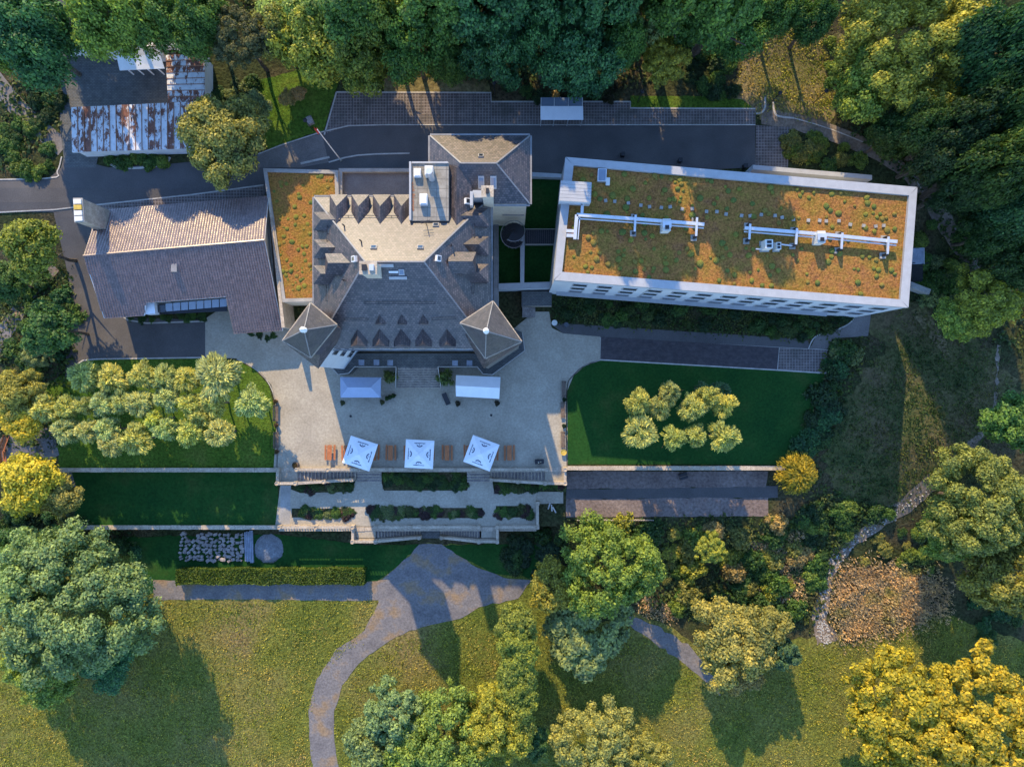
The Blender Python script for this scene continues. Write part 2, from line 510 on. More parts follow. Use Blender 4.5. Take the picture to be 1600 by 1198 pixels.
def inside(p, poly):
    c = False; n = len(poly); x, y = p
    for i in range(n):
        x0, y0 = poly[i]; x1, y1 = poly[i-1]
        if (y0 > y) != (y1 > y) and x < (x1 - x0) * (y - y0) / (y1 - y0) + x0: c = not c
    return c

def clip(poly, tri):
    out = poly
    for k in range(3):
        ax, ay = tri[k]; bx, by = tri[(k+1) % 3]
        if not out: return []
        res = []
        def side(q): return (bx - ax) * (q[1] - ay) - (by - ay) * (q[0] - ax)
        p = out[-1]; sp = side(p)
        for q in out:
            sq = side(q)
            if (sp >= 0) != (sq >= 0):
                t = sp / (sp - sq)
                res.append((p[0] + (q[0] - p[0]) * t, p[1] + (q[1] - p[1]) * t))
            if sq >= 0: res.append(q)
            p, sp = q, sq
        out = res
    return out

def smooth_loop(pts, n=4, closed=True):
    out = []; m = len(pts)
    rng = range(m) if closed else range(m - 1)
    for i in rng:
        p0 = pts[(i-1) % m] if closed or i > 0 else pts[i]
        p1, p2 = pts[i], pts[(i+1) % m]
        p3 = pts[(i+2) % m] if closed or i + 2 < m else p2
        for k in range(n):
            t = k / n
            out.append(tuple(0.5 * (2*b + (c - a)*t + (2*a - 5*b + 4*c - d)*t*t + (3*b - a - 3*c + d)*t**3) for a, b, c, d in zip(p0, p1, p2, p3)))
    if not closed: out.append(tuple(pts[-1]))
    return out

def ragged(poly, amt, step=0.9):
    out = []; n = len(poly)
    for i in range(n):
        a = Vector(poly[i]); b = Vector(poly[(i+1) % n]); L = (b - a).length
        m = max(1, int(L / step))
        nrm = Vector((-(b - a).y, (b - a).x)).normalized() if L > 0 else Vector((0, 0))
        for k in range(m):
            q = a + (b - a) * (k / m)
            d = mnoise.noise(Vector((q.x * 0.9, q.y * 0.9, 5))) + 0.6 * mnoise.noise(Vector((q.x * 0.25, q.y * 0.25, 9)))
            out.append(tuple(q + nrm * d * amt))
    return out

def lay(name, world_poly, mat, lift, props=True):
    poly = [tuple(p[:2]) for p in world_poly]
    a = sum(poly[i-1][0] * poly[i][1] - poly[i][0] * poly[i-1][1] for i in range(len(poly)))
    if a < 0: poly.reverse()
    xs = [p[0] for p in poly]; ys = [p[1] for p in poly]
    x0, x1, y0, y1 = min(xs), max(xs), min(ys), max(ys)
    edges = [(min(poly[i-1][0], poly[i][0]), max(poly[i-1][0], poly[i][0]), min(poly[i-1][1], poly[i][1]), max(poly[i-1][1], poly[i][1])) for i in range(len(poly))]
    mb = MB(); V = []; F = []
    for i in range(len(GX) - 1):
        if GX[i+1] < x0 or GX[i] > x1: continue
        ecol = [e for e in edges if e[1] >= GX[i] and e[0] <= GX[i+1]]
        for j in range(len(GY) - 1):
            if GY[j+1] < y0 or GY[j] > y1: continue
            touch = any(e[3] >= GY[j] and e[2] <= GY[j+1] for e in ecol)
            for t in (0, 1):
                tri = [(GX[i], GY[j]), (GX[i+1], GY[j]), (GX[i+1], GY[j+1])] if t == 0 else [(GX[i], GY[j]), (GX[i+1], GY[j+1]), (GX[i], GY[j+1])]
                if touch: c = clip(poly, tri)
                else:
                    cx = sum(q[0] for q in tri) / 3; cy = sum(q[1] for q in tri) / 3
                    c = tri if inside((cx, cy), poly) else []
                if len(c) < 3: continue
                b = len(V)
                V += [(q[0], q[1], facet_z(i, j, t, q[0], q[1]) + lift) for q in c]
                F.append(list(range(b, b + len(c))))
    me = bpy.data.meshes.new(name); me.from_pydata(V, [], F)
    uv = me.uv_layers.new(name='UVMap')
    co = [(v[0], v[1]) for v in V]
    for l in me.loops: uv.data[l.index].uv = co[l.vertex_index]
    for p in me.polygons:
        if p.normal.z < 0: p.flip()
    me.materials.append(mat)
    o = link(name, me)
    if props: tag(o, kind='structure')
    return o

def sheet(name, pix, mat, lift, smooth=0, rag=0.0):
    if smooth: pix = smooth_loop(pix, smooth)
    poly = [tuple(G(x, y)[:2]) for x, y in pix]
    if rag: poly = ragged(poly, rag)
    return lay(name, poly, mat, lift)

def strip_poly(pts, w):
    L = []; Rr = []
    for i, p in enumerate(pts):
        a = Vector(pts[max(0, i-1)]); b = Vector(pts[min(len(pts) - 1, i+1)])
        d = (b - a).normalized(); n = Vector((-d.y, d.x))
        ww = w[i] if isinstance(w, list) else w
        q = Vector(p)
        L.append(tuple(q + n * ww / 2)); Rr.append(tuple(q - n * ww / 2))
    return L + Rr[::-1]

def path(name, pix, width, mat, lift, rag=0.0, smooth=4):
    if smooth:
        pix = smooth_loop(pix, smooth, closed=False)
    pts = [tuple(G(x, y)[:2]) for x, y in pix]
    if isinstance(width, (list, tuple)):
        n = len(pts); k = len(width) - 1
        ws = []
        for i in range(n):
            t = i / (n - 1) * k; a = min(int(t), k - 1)
            ws.append(width[a] + (width[a+1] - width[a]) * (t - a))
    else: ws = width
    poly = strip_poly(pts, ws)
    if rag: poly = ragged(poly, rag, 0.7)
    return lay(name, poly, mat, lift)

def kerb(pix, w=0.16, h=0.12, smooth=0, mat='kerb'):
    if smooth: pix = smooth_loop(pix, smooth, closed=False)
    pts = [G(x, y) for x, y in pix]
    dense = []
    for a, b in zip(pts[:-1], pts[1:]):
        m = max(1, int((b - a).length / 2.0))
        for k in range(m): dense.append(a + (b - a) * (k / m))
    dense.append(pts[-1])
    lo = strip_poly([tuple(p[:2]) for p in dense], w)
    n = len(dense); mb = MB()
    for i in range(n - 1):
        l0, l1 = lo[i], lo[i+1]; r0, r1 = lo[2*n-1-i], lo[2*n-2-i]
        q = [Vector((p[0], p[1], terr(p[0], p[1]))) for p in (r0, r1, l1, l0)]
        mb.hull8([v - Vector((0, 0, 0.15)) for v in q], [v + Vector((0, 0, h)) for v in q])
    o = mb.build('kerb', M[mat])
    return tag(o, kind='structure')

# meadows, lawns, clearings
sheet('meadow', [(-120, 905), (60, 880), (150, 850), (280, 842), (560, 852), (650, 850), (760, 850), (850, 905), (880, 1000), (990, 955), (1040, 975), (1090, 1010), (1230, 1000), (1290, 990), (1330, 1005), (1400, 985), (1480, 960), (1560, 990), (1720, 1040), (1720, 1330), (-120, 1330)], M['meadow'], 0.02, rag=0.5)
sheet('lower_lawn', [(190, 838), (440, 835), (560, 850), (660, 850), (600, 900), (585, 912), (280, 910), (230, 930)], M['lawn'], 0.04, rag=0.4)
sheet('hillside_meadow', [(1425, 470), (1470, 480), (1560, 560), (1590, 640), (1540, 690), (1470, 740), (1400, 790), (1330, 780), (1290, 745), (1300, 680), (1330, 610), (1380, 540), (1350, 500)], M['hillgrass'], 0.03, smooth=3, rag=2.2)
sheet('woodland_clearing', [(1150, 60), (1190, 45), (1240, 40), (1320, 60), (1330, 120), (1310, 185), (1265, 197), (1200, 190), (1172, 172), (1060, 168), (1120, 150), (1150, 110)], M['drygrass'], 0.03, smooth=3, rag=1.6)
sheet('grass_bank', [(402, 125), (470, 110), (535, 115), (522, 150), (505, 205), (480, 212), (420, 236), (404, 200)], M['lushgrass'], 0.03, rag=0.3)
sheet('verge_grass', [(985, 150), (1060, 150), (1160, 155), (1180, 171), (985, 168)], M['lushgrass'], 0.035, rag=0.2)
sheet('verge_grass', [(600, 118), (680, 110), (760, 118), (767, 145), (600, 145)], M['drygrass'], 0.035, rag=0.3)
sheet('courtyard_grass', [(770, 262), (884, 262), (872, 452), (770, 452)], M['lawn'], 0.03)
sheet('orchard_lawn', [(118, 571), (135, 562), (320, 560), (370, 563), (398, 577), (420, 602), (431, 645), (432, 731), (92, 731), (90, 690), (60, 640), (75, 600)], M['lushgrass'], 0.03)
sheet('lawn', [(887, 725), (886, 612), (896, 588), (914, 572), (940, 563), (1290, 582), (1268, 650), (1240, 700), (1222, 726)], M['lawn'], 0.03)
sheet('terrace_lawn', [(112, 737), (434, 737), (436, 821), (118, 821)], M['lawn'], 0.03)
sheet('grass_bank', [(660, 852), (770, 850), (850, 850), (845, 905), (770, 895), (720, 870)], M['lawn'], 0.045, rag=0.3)
# dug beds on the right-hand terrace
sheet('soil_bed', [(885, 736), (1200, 736), (1196, 760), (885, 764)], M['soil'], 0.05, rag=0.15)
sheet('soil_bed', [(885, 779), (1200, 777), (1200, 806), (885, 808)], M['soil'], 0.05, rag=0.15)
sheet('bed_path', [(885, 764), (1215, 759), (1215, 778), (885, 780)], M['asphalt'], 0.035, rag=0.2)
# gravel
sheet('forecourt', [(318, 500), (342, 484), (372, 470), (445, 500), (540, 540), (770, 540), (835, 487), (858, 487), (862, 512), (880, 521), (938, 526), (938, 562), (914, 571), (896, 587), (886, 611), (885, 733), (436, 733), (434, 642), (424, 601), (398, 574), (370, 560), (318, 558)], M['gravel'], 0.06)
sheet('lower_terrace', [(438, 758), (470, 770), (550, 765), (560, 740), (592, 740), (600, 766), (730, 766), (735, 745), (768, 745), (772, 768), (880, 768), (880, 786), (838, 787), (838, 823), (438, 823)], M['gravel'], 0.05)
# asphalt
sheet('road', [(-120, 283), (75, 280), (96, 262), (100, 244), (170, 262), (270, 256), (330, 250), (405, 240), (440, 226), (500, 207), (545, 198), (600, 196), (1180, 196), (1180, 262), (1000, 270), (880, 270), (640, 300), (535, 300), (415, 300), (413, 330), (150, 345), (90, 332), (0, 331), (-120, 334)], M['asphalt'], 0.06)
sheet('road', [(404, 262), (402, 243), (440, 228), (503, 209), (514, 254), (470, 262)], M['old_and_sunlit_asphalt'], 0.068)  # patch of sunlight on the road, painted as a paler asphalt sheet
sheet('driveway', [(84, 332), (160, 338), (170, 420), (200, 496), (321, 500), (321, 558), (138, 562), (118, 570), (102, 590), (106, 520), (112, 470), (100, 400)], M['asphalt'], 0.064)
sheet('yard', [(94, 82), (275, 82), (275, 215), (155, 240), (150, 262), (102, 262), (94, 200)], M['cobble'], 0.066)
sheet('yard', [(92, -40), (158, -40), (156, 82), (92, 82)], M['asphalt'], 0.05)
sheet('footpath', [(858, 504), (1260, 530), (1268, 545), (937, 527), (880, 521)], M['asphalt'], 0.055)
sheet('brick_path', [(939, 526), (1217, 543), (1214, 577), (938, 561)], M['brick'], 0.07)
sheet('brick_path', [(1218, 543), (1292, 547), (1290, 582), (1215, 577)], M['pavers'], 0.072)
sheet('footpath', [(1265, 545), (1275, 525), (1300, 517), (1330, 505), (1338, 485), (1362, 480), (1356, 525), (1310, 528), (1292, 545)], M['old_and_sunlit_asphalt'], 0.06, smooth=0)
sheet('pavement', [(136, 327), (150, 321), (300, 305), (412, 290), (412, 312), (150, 335)], M['pavers'], 0.074)
kerb([(136, 326), (150, 320.5), (300, 304.5), (412, 289.5)], w=0.18, h=0.1)
# parking bays
sheet('parking_bays', [(526, 145), (767, 146), (768, 160), (985, 160), (985, 170), (1180, 171), (1180, 195), (600, 195), (545, 197), (508, 210)], M['pavers'], 0.07)
sheet('parking_bays', [(1181, 196), (1233, 199), (1231, 262), (1180, 262)], M['pavers'], 0.07)
for x in (551, 578, 605, 632, 658, 686, 713, 740):
    sheet('bay_line', [(x - .7, 146), (x + .7, 146), (x + .7, 196 if x > 590 else 198), (x - .7, 196 if x > 590 else 198)], M['asphalt'], 0.078)
sheet('bay_line', [(766.4, 146), (767.6, 146), (767.6, 195), (766.4, 195)], M['asphalt'], 0.078)
sheet('bay_line', [(1113, 171), (1114.2, 171), (1114.2, 195), (1113, 195)], M['asphalt'], 0.078)
# paths
path('garden_path', [(-20, 110), (20, 160), (55, 195), (100, 232)], 2.6, M['old_and_sunlit_asphalt'], 0.05)
path('woodland_path', [(-20, 560), (20, 500), (50, 450), (85, 415)], 2.2, M['greypath'], 0.04, rag=0.2)
path('seat_clearing', [(0, 705), (40, 700), (88, 690)], [3.0, 6.0, 4.0], M['greypath'], 0.05, rag=0.2)
path('woodland_path', [(1190, 182), (1250, 193), (1320, 215), (1390, 248), (1440, 290), (1462, 325), (1490, 370), (1530, 425), (1560, 470)], 2.3, M['dirtpath'], 0.05, rag=0.25)
path('woodland_path', [(1192, 150), (1197, 172), (1200, 186)], 1.0, M['dirtpath'], 0.055, rag=0.05)
path('woodland_path', [(1432, 478), (1455, 515), (1480, 555)], [2.2, 1.8, .6], M['drygrass'], 0.045, rag=0.7)
path('stony_path', [(1560, 540), (1552, 640), (1515, 700), (1450, 760), (1395, 802), (1335, 842), (1302, 878), (1288, 925), (1282, 965), (1292, 1002)], [.4, .6, 1.4, 2.6, 2.6, 2.0, 1.9, 1.7, 2.4, 4.0], M['dirtpath'], 0.05, rag=0.6)
path('lawn_path', [(240, 921), (420, 921), (590, 922), (640, 900)], 3.0, M['greypath'], 0.05, rag=0.15)
sheet('park_path', [(655, 850), (690, 850), (745, 885), (790, 903), (830, 905), (810, 935), (760, 945), (720, 965), (640, 985), (610, 1000), (560, 1035), (535, 1070), (522, 1110), (522, 1150), (535, 1230), (492, 1230), (484, 1150), (482, 1105), (495, 1060), (525, 1015), (570, 985), (592, 940), (585, 915), (610, 895), (640, 868)], M['greypath'], 0.06, rag=0.25)
path('lawn_path', [(980, 965), (1020, 988), (1070, 1022), (1105, 1055), (1125, 1085)], [1.2, 2.4, 2.6, 1.4, .1], M['greypath'], 0.045, rag=0.6)
# kerbs and edging stones
kerb([(-120, 282), (72, 279), (90, 268), (97, 245)], smooth=4)
kerb([(-120, 335), (0, 332), (85, 328), (135, 322)])
kerb([(404, 241), (440, 227), (500, 207.5), (545, 197), (600, 195.5), (760, 195.5), (1180, 195.5)])
kerb([(526, 144.5), (767, 145.5), (767.5, 159.5), (985, 159.5), (985, 169.5), (1180, 170.5)], w=0.2)
kerb([(526, 144.5), (507, 211)], w=0.2)
kerb([(514, 254), (560, 243), (640, 240)], w=0.2, smooth=3)
kerb([(470, 256), (515, 246)], w=0.3)
kerb([(118, 571), (130, 563), (150, 561), (320, 558.5)], w=0.2)
kerb([(187, 490), (200, 500), (230, 505), (320, 502)], w=0.2)
kerb([(938.5, 524), (938.5, 562)], w=0.18, h=0.05)
kerb([(938, 525.5), (1217, 542.5), (1293, 547)], w=0.2, h=0.05)
kerb([(938, 562), (1215, 578), (1291, 583)], w=0.2, h=0.05)
kerb([(1217.5, 543), (1214.5, 578)], w=0.18, h=0.05)
kerb([(886, 728), (885.5, 611), (895.5, 587), (914, 571), (938, 562.5)], w=0.12, h=0.06, smooth=3)
kerb([(433, 731), (432.5, 645), (422, 602), (397, 575), (370, 561)], w=0.12, h=0.06, smooth=3)
kerb([(1263, 545), (1270, 530), (1282, 522), (1310, 514), (1330, 503), (1337, 490)], w=0.16, h=0.08, smooth=3)
kerb([(1195, 152), (1195, 168), (1190, 176), (1181, 178)], w=0.25, h=0.1, smooth=3)
kerb([(1208, 160), (1209, 174), (1216, 182), (1240, 185)], w=0.25, h=0.1, smooth=3)
kerb([(1240, 185), (1300, 203), (1375, 235), (1420, 268), (1442, 300)], w=0.14, h=0.08, smooth=3)
kerb([(1490, 355), (1512, 385), (1532, 425)], w=0.14, h=0.08)
kerb([(165, 246), (182, 262), (230, 262), (258, 256), (266, 246)], w=0.3, h=0.14, smooth=3)

# ------------------------------------------------------------------ buildings
def Q(x, y, z=0.0):
    """plan pixel (photograph pixel at terrace level) to world"""
    return Vector(((x - 800) * S, (599 - y) * S, z))

def ray(px, py, a, b, c):
    """where the plane a,b,c lies under plan direction of photo pixel (px,py): real position of a thing on a roof slope"""
    o = Vector((0, 0, H)); d = W(px, py, 0) - o
    n = (b - a).cross(c - a)
    t = (a - o).dot(n) / d.dot(n)
    return o + d * t

def xy(v): return (v[0], v[1])

# ---- the castle
ZE, ZR = 15.5, 21.2
NW, NE, SE, SW = W(491, 308, ZE), W(767, 308, ZE), W(767, 545, ZE - 1), W(491, 545, ZE - 1)
RL, RR = W(571, 409, ZR), W(662.5, 409, ZR)
castle = thing('castle', 'large cream castle with steep slate hipped roof, dormers and two corner towers', 'castle', (Q(654, 470, 1.0)))
ins = 0.45
body = [NW + Vector((ins, -ins, 0)), NE + Vector((-ins, -ins, 0)), SE + Vector((-ins, ins, 0)), SW + Vector((ins, ins, 0))]
wallo = MB().prism(body, 0.0, ZE - 1.1).build('wall', M['wall'], castle)
eave = MB()
roof = MB()
roof.poly([NE, NW, RL, RR]); roof.poly([SE, NE, RR]); roof.poly([SW, SE, RR, RL]); roof.poly([NW, SW, RL])
roof.poly([NW, NE, SE, SW])
roofo = roof.build('roof', M['slate'], castle)
g = MB()
for a, b in ((NW, NE), (NE, SE), (SE, SW), (SW, NW)):
    n = Vector((0, 0, 1)).cross((b - a).normalized())
    g.bar(a + n * 0.14 - Vector((0, 0, .08)), b + n * 0.14 - Vector((0, 0, .08)), 0.2, 0.16)
g.build('gutter', M['lead'], castle)
for a, b in ((NW, RL), (SW, RL), (NE, RR), (SE, RR), (RL, RR)):
    h = MB(); h.bar(a + Vector((0, 0, .03)), b + Vector((0, 0, .05)), 0.17, 0.12); h.build('ridge_cap', M['lead'], roofo)
def rail_on(name, a, b, face, h=0.25):
    m = MB(); n = (face[1] - face[0]).cross(face[2] - face[0]).normalized()
    if n.z < 0: n = -n
    A = ray(*a, *face); B = ray(*b, *face)
    m.bar(A + n * h, B + n * h, 0.06, 0.06); k = int((B - A).length / 1.6)
    for i in range(k + 1):
        p = A + (B - A) * (i / max(1, k)); m.bar(p, p + n * h, 0.05, 0.05)
    m.build(name, M['darkmetal'], roofo)
FN, FE, FS, FW = (NW, NE, RL), (NE, SE, RR), (SW, SE, RL), (NW, SW, RL)
rail_on('snow_rail', (522, 339), (634, 339.5), FN)
rail_on('snow_rail', (514, 345), (512, 470), FW)
rail_on('snow_rail', (740, 340), (739, 394), FE)
rail_on('snow_rail', (739, 428), (739, 458), FE)
rail_on('snow_rail', (570, 473), (680, 473), FS)
rail_on('snow_rail', (538, 499), (575, 499), FS)
rail_on('snow_rail', (675, 498), (712, 497), FS)

def hatch(name, p, face, w, d, h, mat, glassm=None, par=None):
    a, b, c = face
    n = (b - a).cross(c - a).normalized()
    if n.z < 0: n = -n
    P = ray(p[0], p[1], a, b, c)
    u = Vector((0, 0, 1)).cross(n).normalized(); v = n.cross(u)
    lo = [P + u*sx*w/2 + v*sy*d/2 - n*0.1 for sx, sy in ((-1, -1), (1, -1), (1, 1), (-1, 1))]
    hi = [q + n * (h + 0.1) for q in lo]
    o = MB().hull8(lo, hi).build(name, mat, par or roofo)
    if glassm:
        lo2 = [P + u*sx*w*.36 + v*sy*d*.36 + n*(h - 0.01) for sx, sy in ((-1, -1), (1, -1), (1, 1), (-1, 1))]
        hi2 = [q + n * 0.03 for q in lo2]
        MB().hull8(lo2, hi2).build('pane', glassm, roofo if par is None else par)
    return o
for p, f in (((584, 387), FN), ((657, 387), FN), ((681, 352), FN)):
    hatch('roof_hatch', p, f, 0.75, 0.55, 0.18, M['concrete'], M['glass'])
for p, f in (((556, 405), FW), ((683, 404), FE)):
    hatch('roof_light', p, f, 0.7, 0.6, 0.45, M['white'], M['glass'])
hatch('roof_light', (627.5, 425), FS, 0.65, 0.75, 0.12, M['coping'], M['blueglass'])
hatch('roof_step', (615, 424.5), FS, 1.1, 0.25, 0.12, M['steel'])
hatch('roof_step', (622, 434), FS, 2.1, 0.35, 0.12, M['coping'])
hatch('roof_step', (601, 414.5), FS, 2.1, 0.4, 0.16, M['coping'])
for p, f in (((564.5, 377), FN), ((538, 353), FN), ((537, 438), FW), ((706, 384), FE)):
    P = ray(*p, *f)
    MB().tube(P - Vector((0, 0, .2)), P + Vector((0, 0, .9)), 0.08, n=8).build('vent_pipe', M['darkmetal'], roofo)
P = ray(667, 352, *FN)
am = MB(); am.tube(P, P + Vector((0, 0, 2.0)), 0.05, n=6)
for k in (0.9, 1.4, 1.8): am.bar(P + Vector((-.6, 0, k)), P + Vector((.6, 0.2, k)), 0.05, 0.05)
am.build('aerial', M['darkmetal'], roofo)

def dormer(front, d, w, L, z0, ze, zr, hip=0.9, mat='slate'):
    """gabled dormer with hipped front; front = plan point of the front wall, d = outward direction"""
    d = Vector((d[0], d[1], 0)).normalized(); u = Vector((0, 0, 1)).cross(d)
    F = Vector((front[0], front[1], 0))
    wl_ = MB()
    pts = [F + u*(w/2 - .12) - d*.12, F - u*(w/2 - .12) - d*.12, F - u*(w/2 - .12) - d*(L - .5), F + u*(w/2 - .12) - d*(L - .5)]
    wl_.prism(pts, z0, ze)
    o = wl_.build('dormer', M['slate'], castle)
    def q(v, z): return Vector((v.x, v.y, z))
    fl, fr = q(F + u*w/2 + d*.1, ze), q(F - u*w/2 + d*.1, ze)
    bl, br = q(F + u*w/2 - d*L, ze), q(F - u*w/2 - d*L, ze)
    rf, rb = q(F - d*hip, zr), q(F - d*L, zr)
    m = MB(); m.poly([fl, fr, rf]); m.poly([fr, br, rb, rf]); m.poly([bl, fl, rf, rb]); m.poly([fl, fr, br, bl]); m.poly([bl, br, rb])
    m.build('dormer_roof', M[mat], o)
    c = F - d*.11
    wi = MB(); a = c + u*w*.25; b = c - u*w*.25
    wi.hull8([q(a, z0 + .5), q(b, z0 + .5), q(b, ze - .2), q(a, ze - .2)], [q(a + d*.06, z0 + .5), q(b + d*.06, z0 + .5), q(b + d*.06, ze - .2), q(a + d*.06, ze - .2)])
    wi.build('dormer_window', M['glass'], o)
for x in (573, 601.5, 629.5, 657):
    dormer(Q(x, 353), (0, 1), 2.2, 4.2, 15.3, 16.9, 18.0, hip=1.6)
for y in (387, 423, 457):
    dormer(Q(541, y), (-1, 0), 2.3, 3.4, 15.0, 16.9, 17.85, hip=1.1)
dormer(Q(561, 446), (-1, 0), 2.6, 3.2, 16.9, 18.5, 19.5, hip=0.5)
for y in (382, 419, 455):
    dormer(Q(768.5, y), (1, 0), 2.3, 3.4, 15.0, 16.9, 17.85, hip=1.1)
dormer(Q(753, 444), (1, 0), 2.6, 3.2, 16.8, 18.5, 19.5, hip=0.3)
for x in (596, 625, 653.5, 682, 714):
    dormer(Q(x, 549), (0, -1), 2.1, 2.9, 14.3, 15.2, 16.15, hip=0.15)
for x in (627.5, 656, 684):
    dormer(Q(x, 521), (0, -1), 1.2, 2.0, 16.2, 16.7, 17.3, hip=0.1)

# chimneys of the castle
def chimney(c, w, d, z0, z1, par, flues=2):
    o = MB().box(c, w, d, z0, z1).build('chimney', M['wall'], par)
    MB().box(c, w + .25, d + .25, z1, z1 + .18).build('chimney_cap', M['stone'], o)
    for k in range(flues):
        x = c[0] + (k - (flues - 1) / 2) * w / max(1, flues) * 0.95
        MB().box((x, c[1]), w * .3, d * .55, z1 + .18, z1 + .5).build('flue', M['steel'] if k else M['darkmetal'], o)
chimney(Q(627, 460), 1.75, 1.25, 18, 23.8, castle)
# NE pavilion
PE, PR = 15.5, 18.2
p1, p2, p3, p4 = W(672, 212, PE), W(828, 212, PE), W(828, 319, PE), W(672, 319, PE)
r1, r2 = W(720, 255, PR), W(775.5, 255, PR)
MB().prism([p1 + Vector((.4, -.4, 0)), p2 + Vector((-.4, -.4, 0)), p3 + Vector((-.4, .4, 0)), p4 + Vector((.4, .4, 0))], 1.0, PE - .01).build('wing_wall', M['wall'], castle)
m = MB(); m.poly([p2, p1, r1, r2]); m.poly([p3, p2, r2]); m.poly([p4, p3, r2, r1]); m.poly([p1, p4, r1]); m.poly([p1, p2, p3, p4])
wroof = m.build('wing_roof', M['slate'], castle)
for a, b in ((p1, r1), (p2, r2), (p3, r2), (r1, r2)):
    h = MB(); h.bar(a + Vector((0, 0, .03)), b + Vector((0, 0, .05)), 0.16, 0.1); h.build('ridge_cap', M['lead'], wroof)
g = MB()
for a, b in ((p1, p2), (p2, p3), (p3, p4), (p4, p1)):
    n = Vector((0, 0, 1)).cross((b - a).normalized()); g.bar(a + n * .14 - Vector((0, 0, .08)), b + n * .14 - Vector((0, 0, .08)), .2, .16)
g.build('gutter', M['lead'], castle)
hatch('roof_hatch', (751.5, 244), (p1, p2, r1), 0.65, 0.55, 0.18, M['concrete'], M['glass'], wroof)
for x in (752, 771): hatch('roof_light', (x, 285), (p3, p4, r1), 0.75, 1.6, 0.12, M['coping'], M['blueglass'], wroof)
chimney(W(761.5, 298, 21.0), 1.2, 1.1, 14.5, 20.6, castle, 1)
MB().box(W(747, 303, 18.5), 1.3, 0.9, 15, 18.5).build('lift_housing', M['coping'], castle)
# roof that joins the wing to the main roof
c1, c2, c3, c4 = W(701, 255, 16.9), W(736, 255, 16.9), W(738, 345, 16.9), W(701, 350, 16.9)
k1, k2 = W(713.5, 262, PR - .1), W(713.5, 357, PR - .1)
m = MB(); m.poly([c2, c1, k1]); m.poly([c3, c2, k1, k2]); m.poly([c1, c4, k2, k1]); m.poly([c4, c3, k2]); m.poly([c1, c2, c3, c4])
croof = m.build('link_roof', M['slate'], castle)
MB().prism([c1 + Vector((.2, 0, 0)), c2 - Vector((.2, 0, 0)), c3 - Vector((.2, 0, 0)), c4 + Vector((.2, 0, 0))], 1.0, 16.89).build('link_wall', M['wall'], castle)
hatch('roof_light', (729, 315), (c2, c3, k1), 0.7, 0.7, 0.4, M['white'], M['glass'], croof)
MB().bar(W(737, 301, 18.6), W(737, 323, 18.6), 0.35, 1.2).build('parapet', M['coping'], castle)
# flat-roofed lift block
b1, b2, b3, b4 = W(640, 254, 18), W(701, 254, 18), W(701, 345, 18), W(640, 345, 18)
blk = MB().prism([b1, b2, b3, b4], 1.0, 18.0).build('flat_roof_block', M['wall'], castle)
MB().prism([b1 + Vector((.3, -.15, 0)), b2 - Vector((0, .15, 0)), b3, b4 + Vector((.3, 0, 0))], 18.003, 18.05).build('slab_roof', M['slabs'], blk)
MB().bar(b1 + Vector((.12, 0, .15)), b4 + Vector((.12, 0, .15)), .24, .5).build('parapet', M['coping'], blk)
MB().bar(b1 + Vector((0.3, -.06, .1)), b2 + Vector((-.05, -.06, .1)), .2, .3).build('parapet', M['coping'], blk)
def roofbox(px, py, w, d, z, h, name, mat, par, cap=True):
    c = W(px, py, z + h)
    o = MB().box(c, w, d, z, z + h).build(name, mat, par)
    if cap:
        MB().box(c, w * .8, d * .8, z + h, z + h + .1).build('lid', M['white'], o)
    return o
roofbox(652, 269.5, 0.85, 1.0, 18.05, .55, 'roof_dome', M['white'], blk)
roofbox(661.5, 311, 0.9, 1.3, 18.05, .75, 'roof_dome', M['white'], blk)
fl = roofbox(670, 266, 1.0, 1.1, 18.05, 1.3, 'flue_base', M['unit'], blk)
cc = W(672, 272, 20.0)
MB().tube(Vector((cc.x, cc.y, 18.05)), Vector((cc.x, cc.y, 21.2)), .38, n=16).build('flue', M['steel'], blk)
lf = MB()
for k in range(60):
    a = W(645 + random.uniform(-1.5, 2.2), 285 + random.uniform(0, 44), 18.06); s_ = random.uniform(.06, .16); t = random.uniform(0, 6)
    lf.poly([a + Vector((math.cos(t + q) * s_, math.sin(t + q) * s_, random.uniform(0, .05))) for q in (0, 1.6, 3.1, 4.7)])
tag(lf.build('fallen_leaves', M['terracotta'], blk, fix=False), kind='stuff')

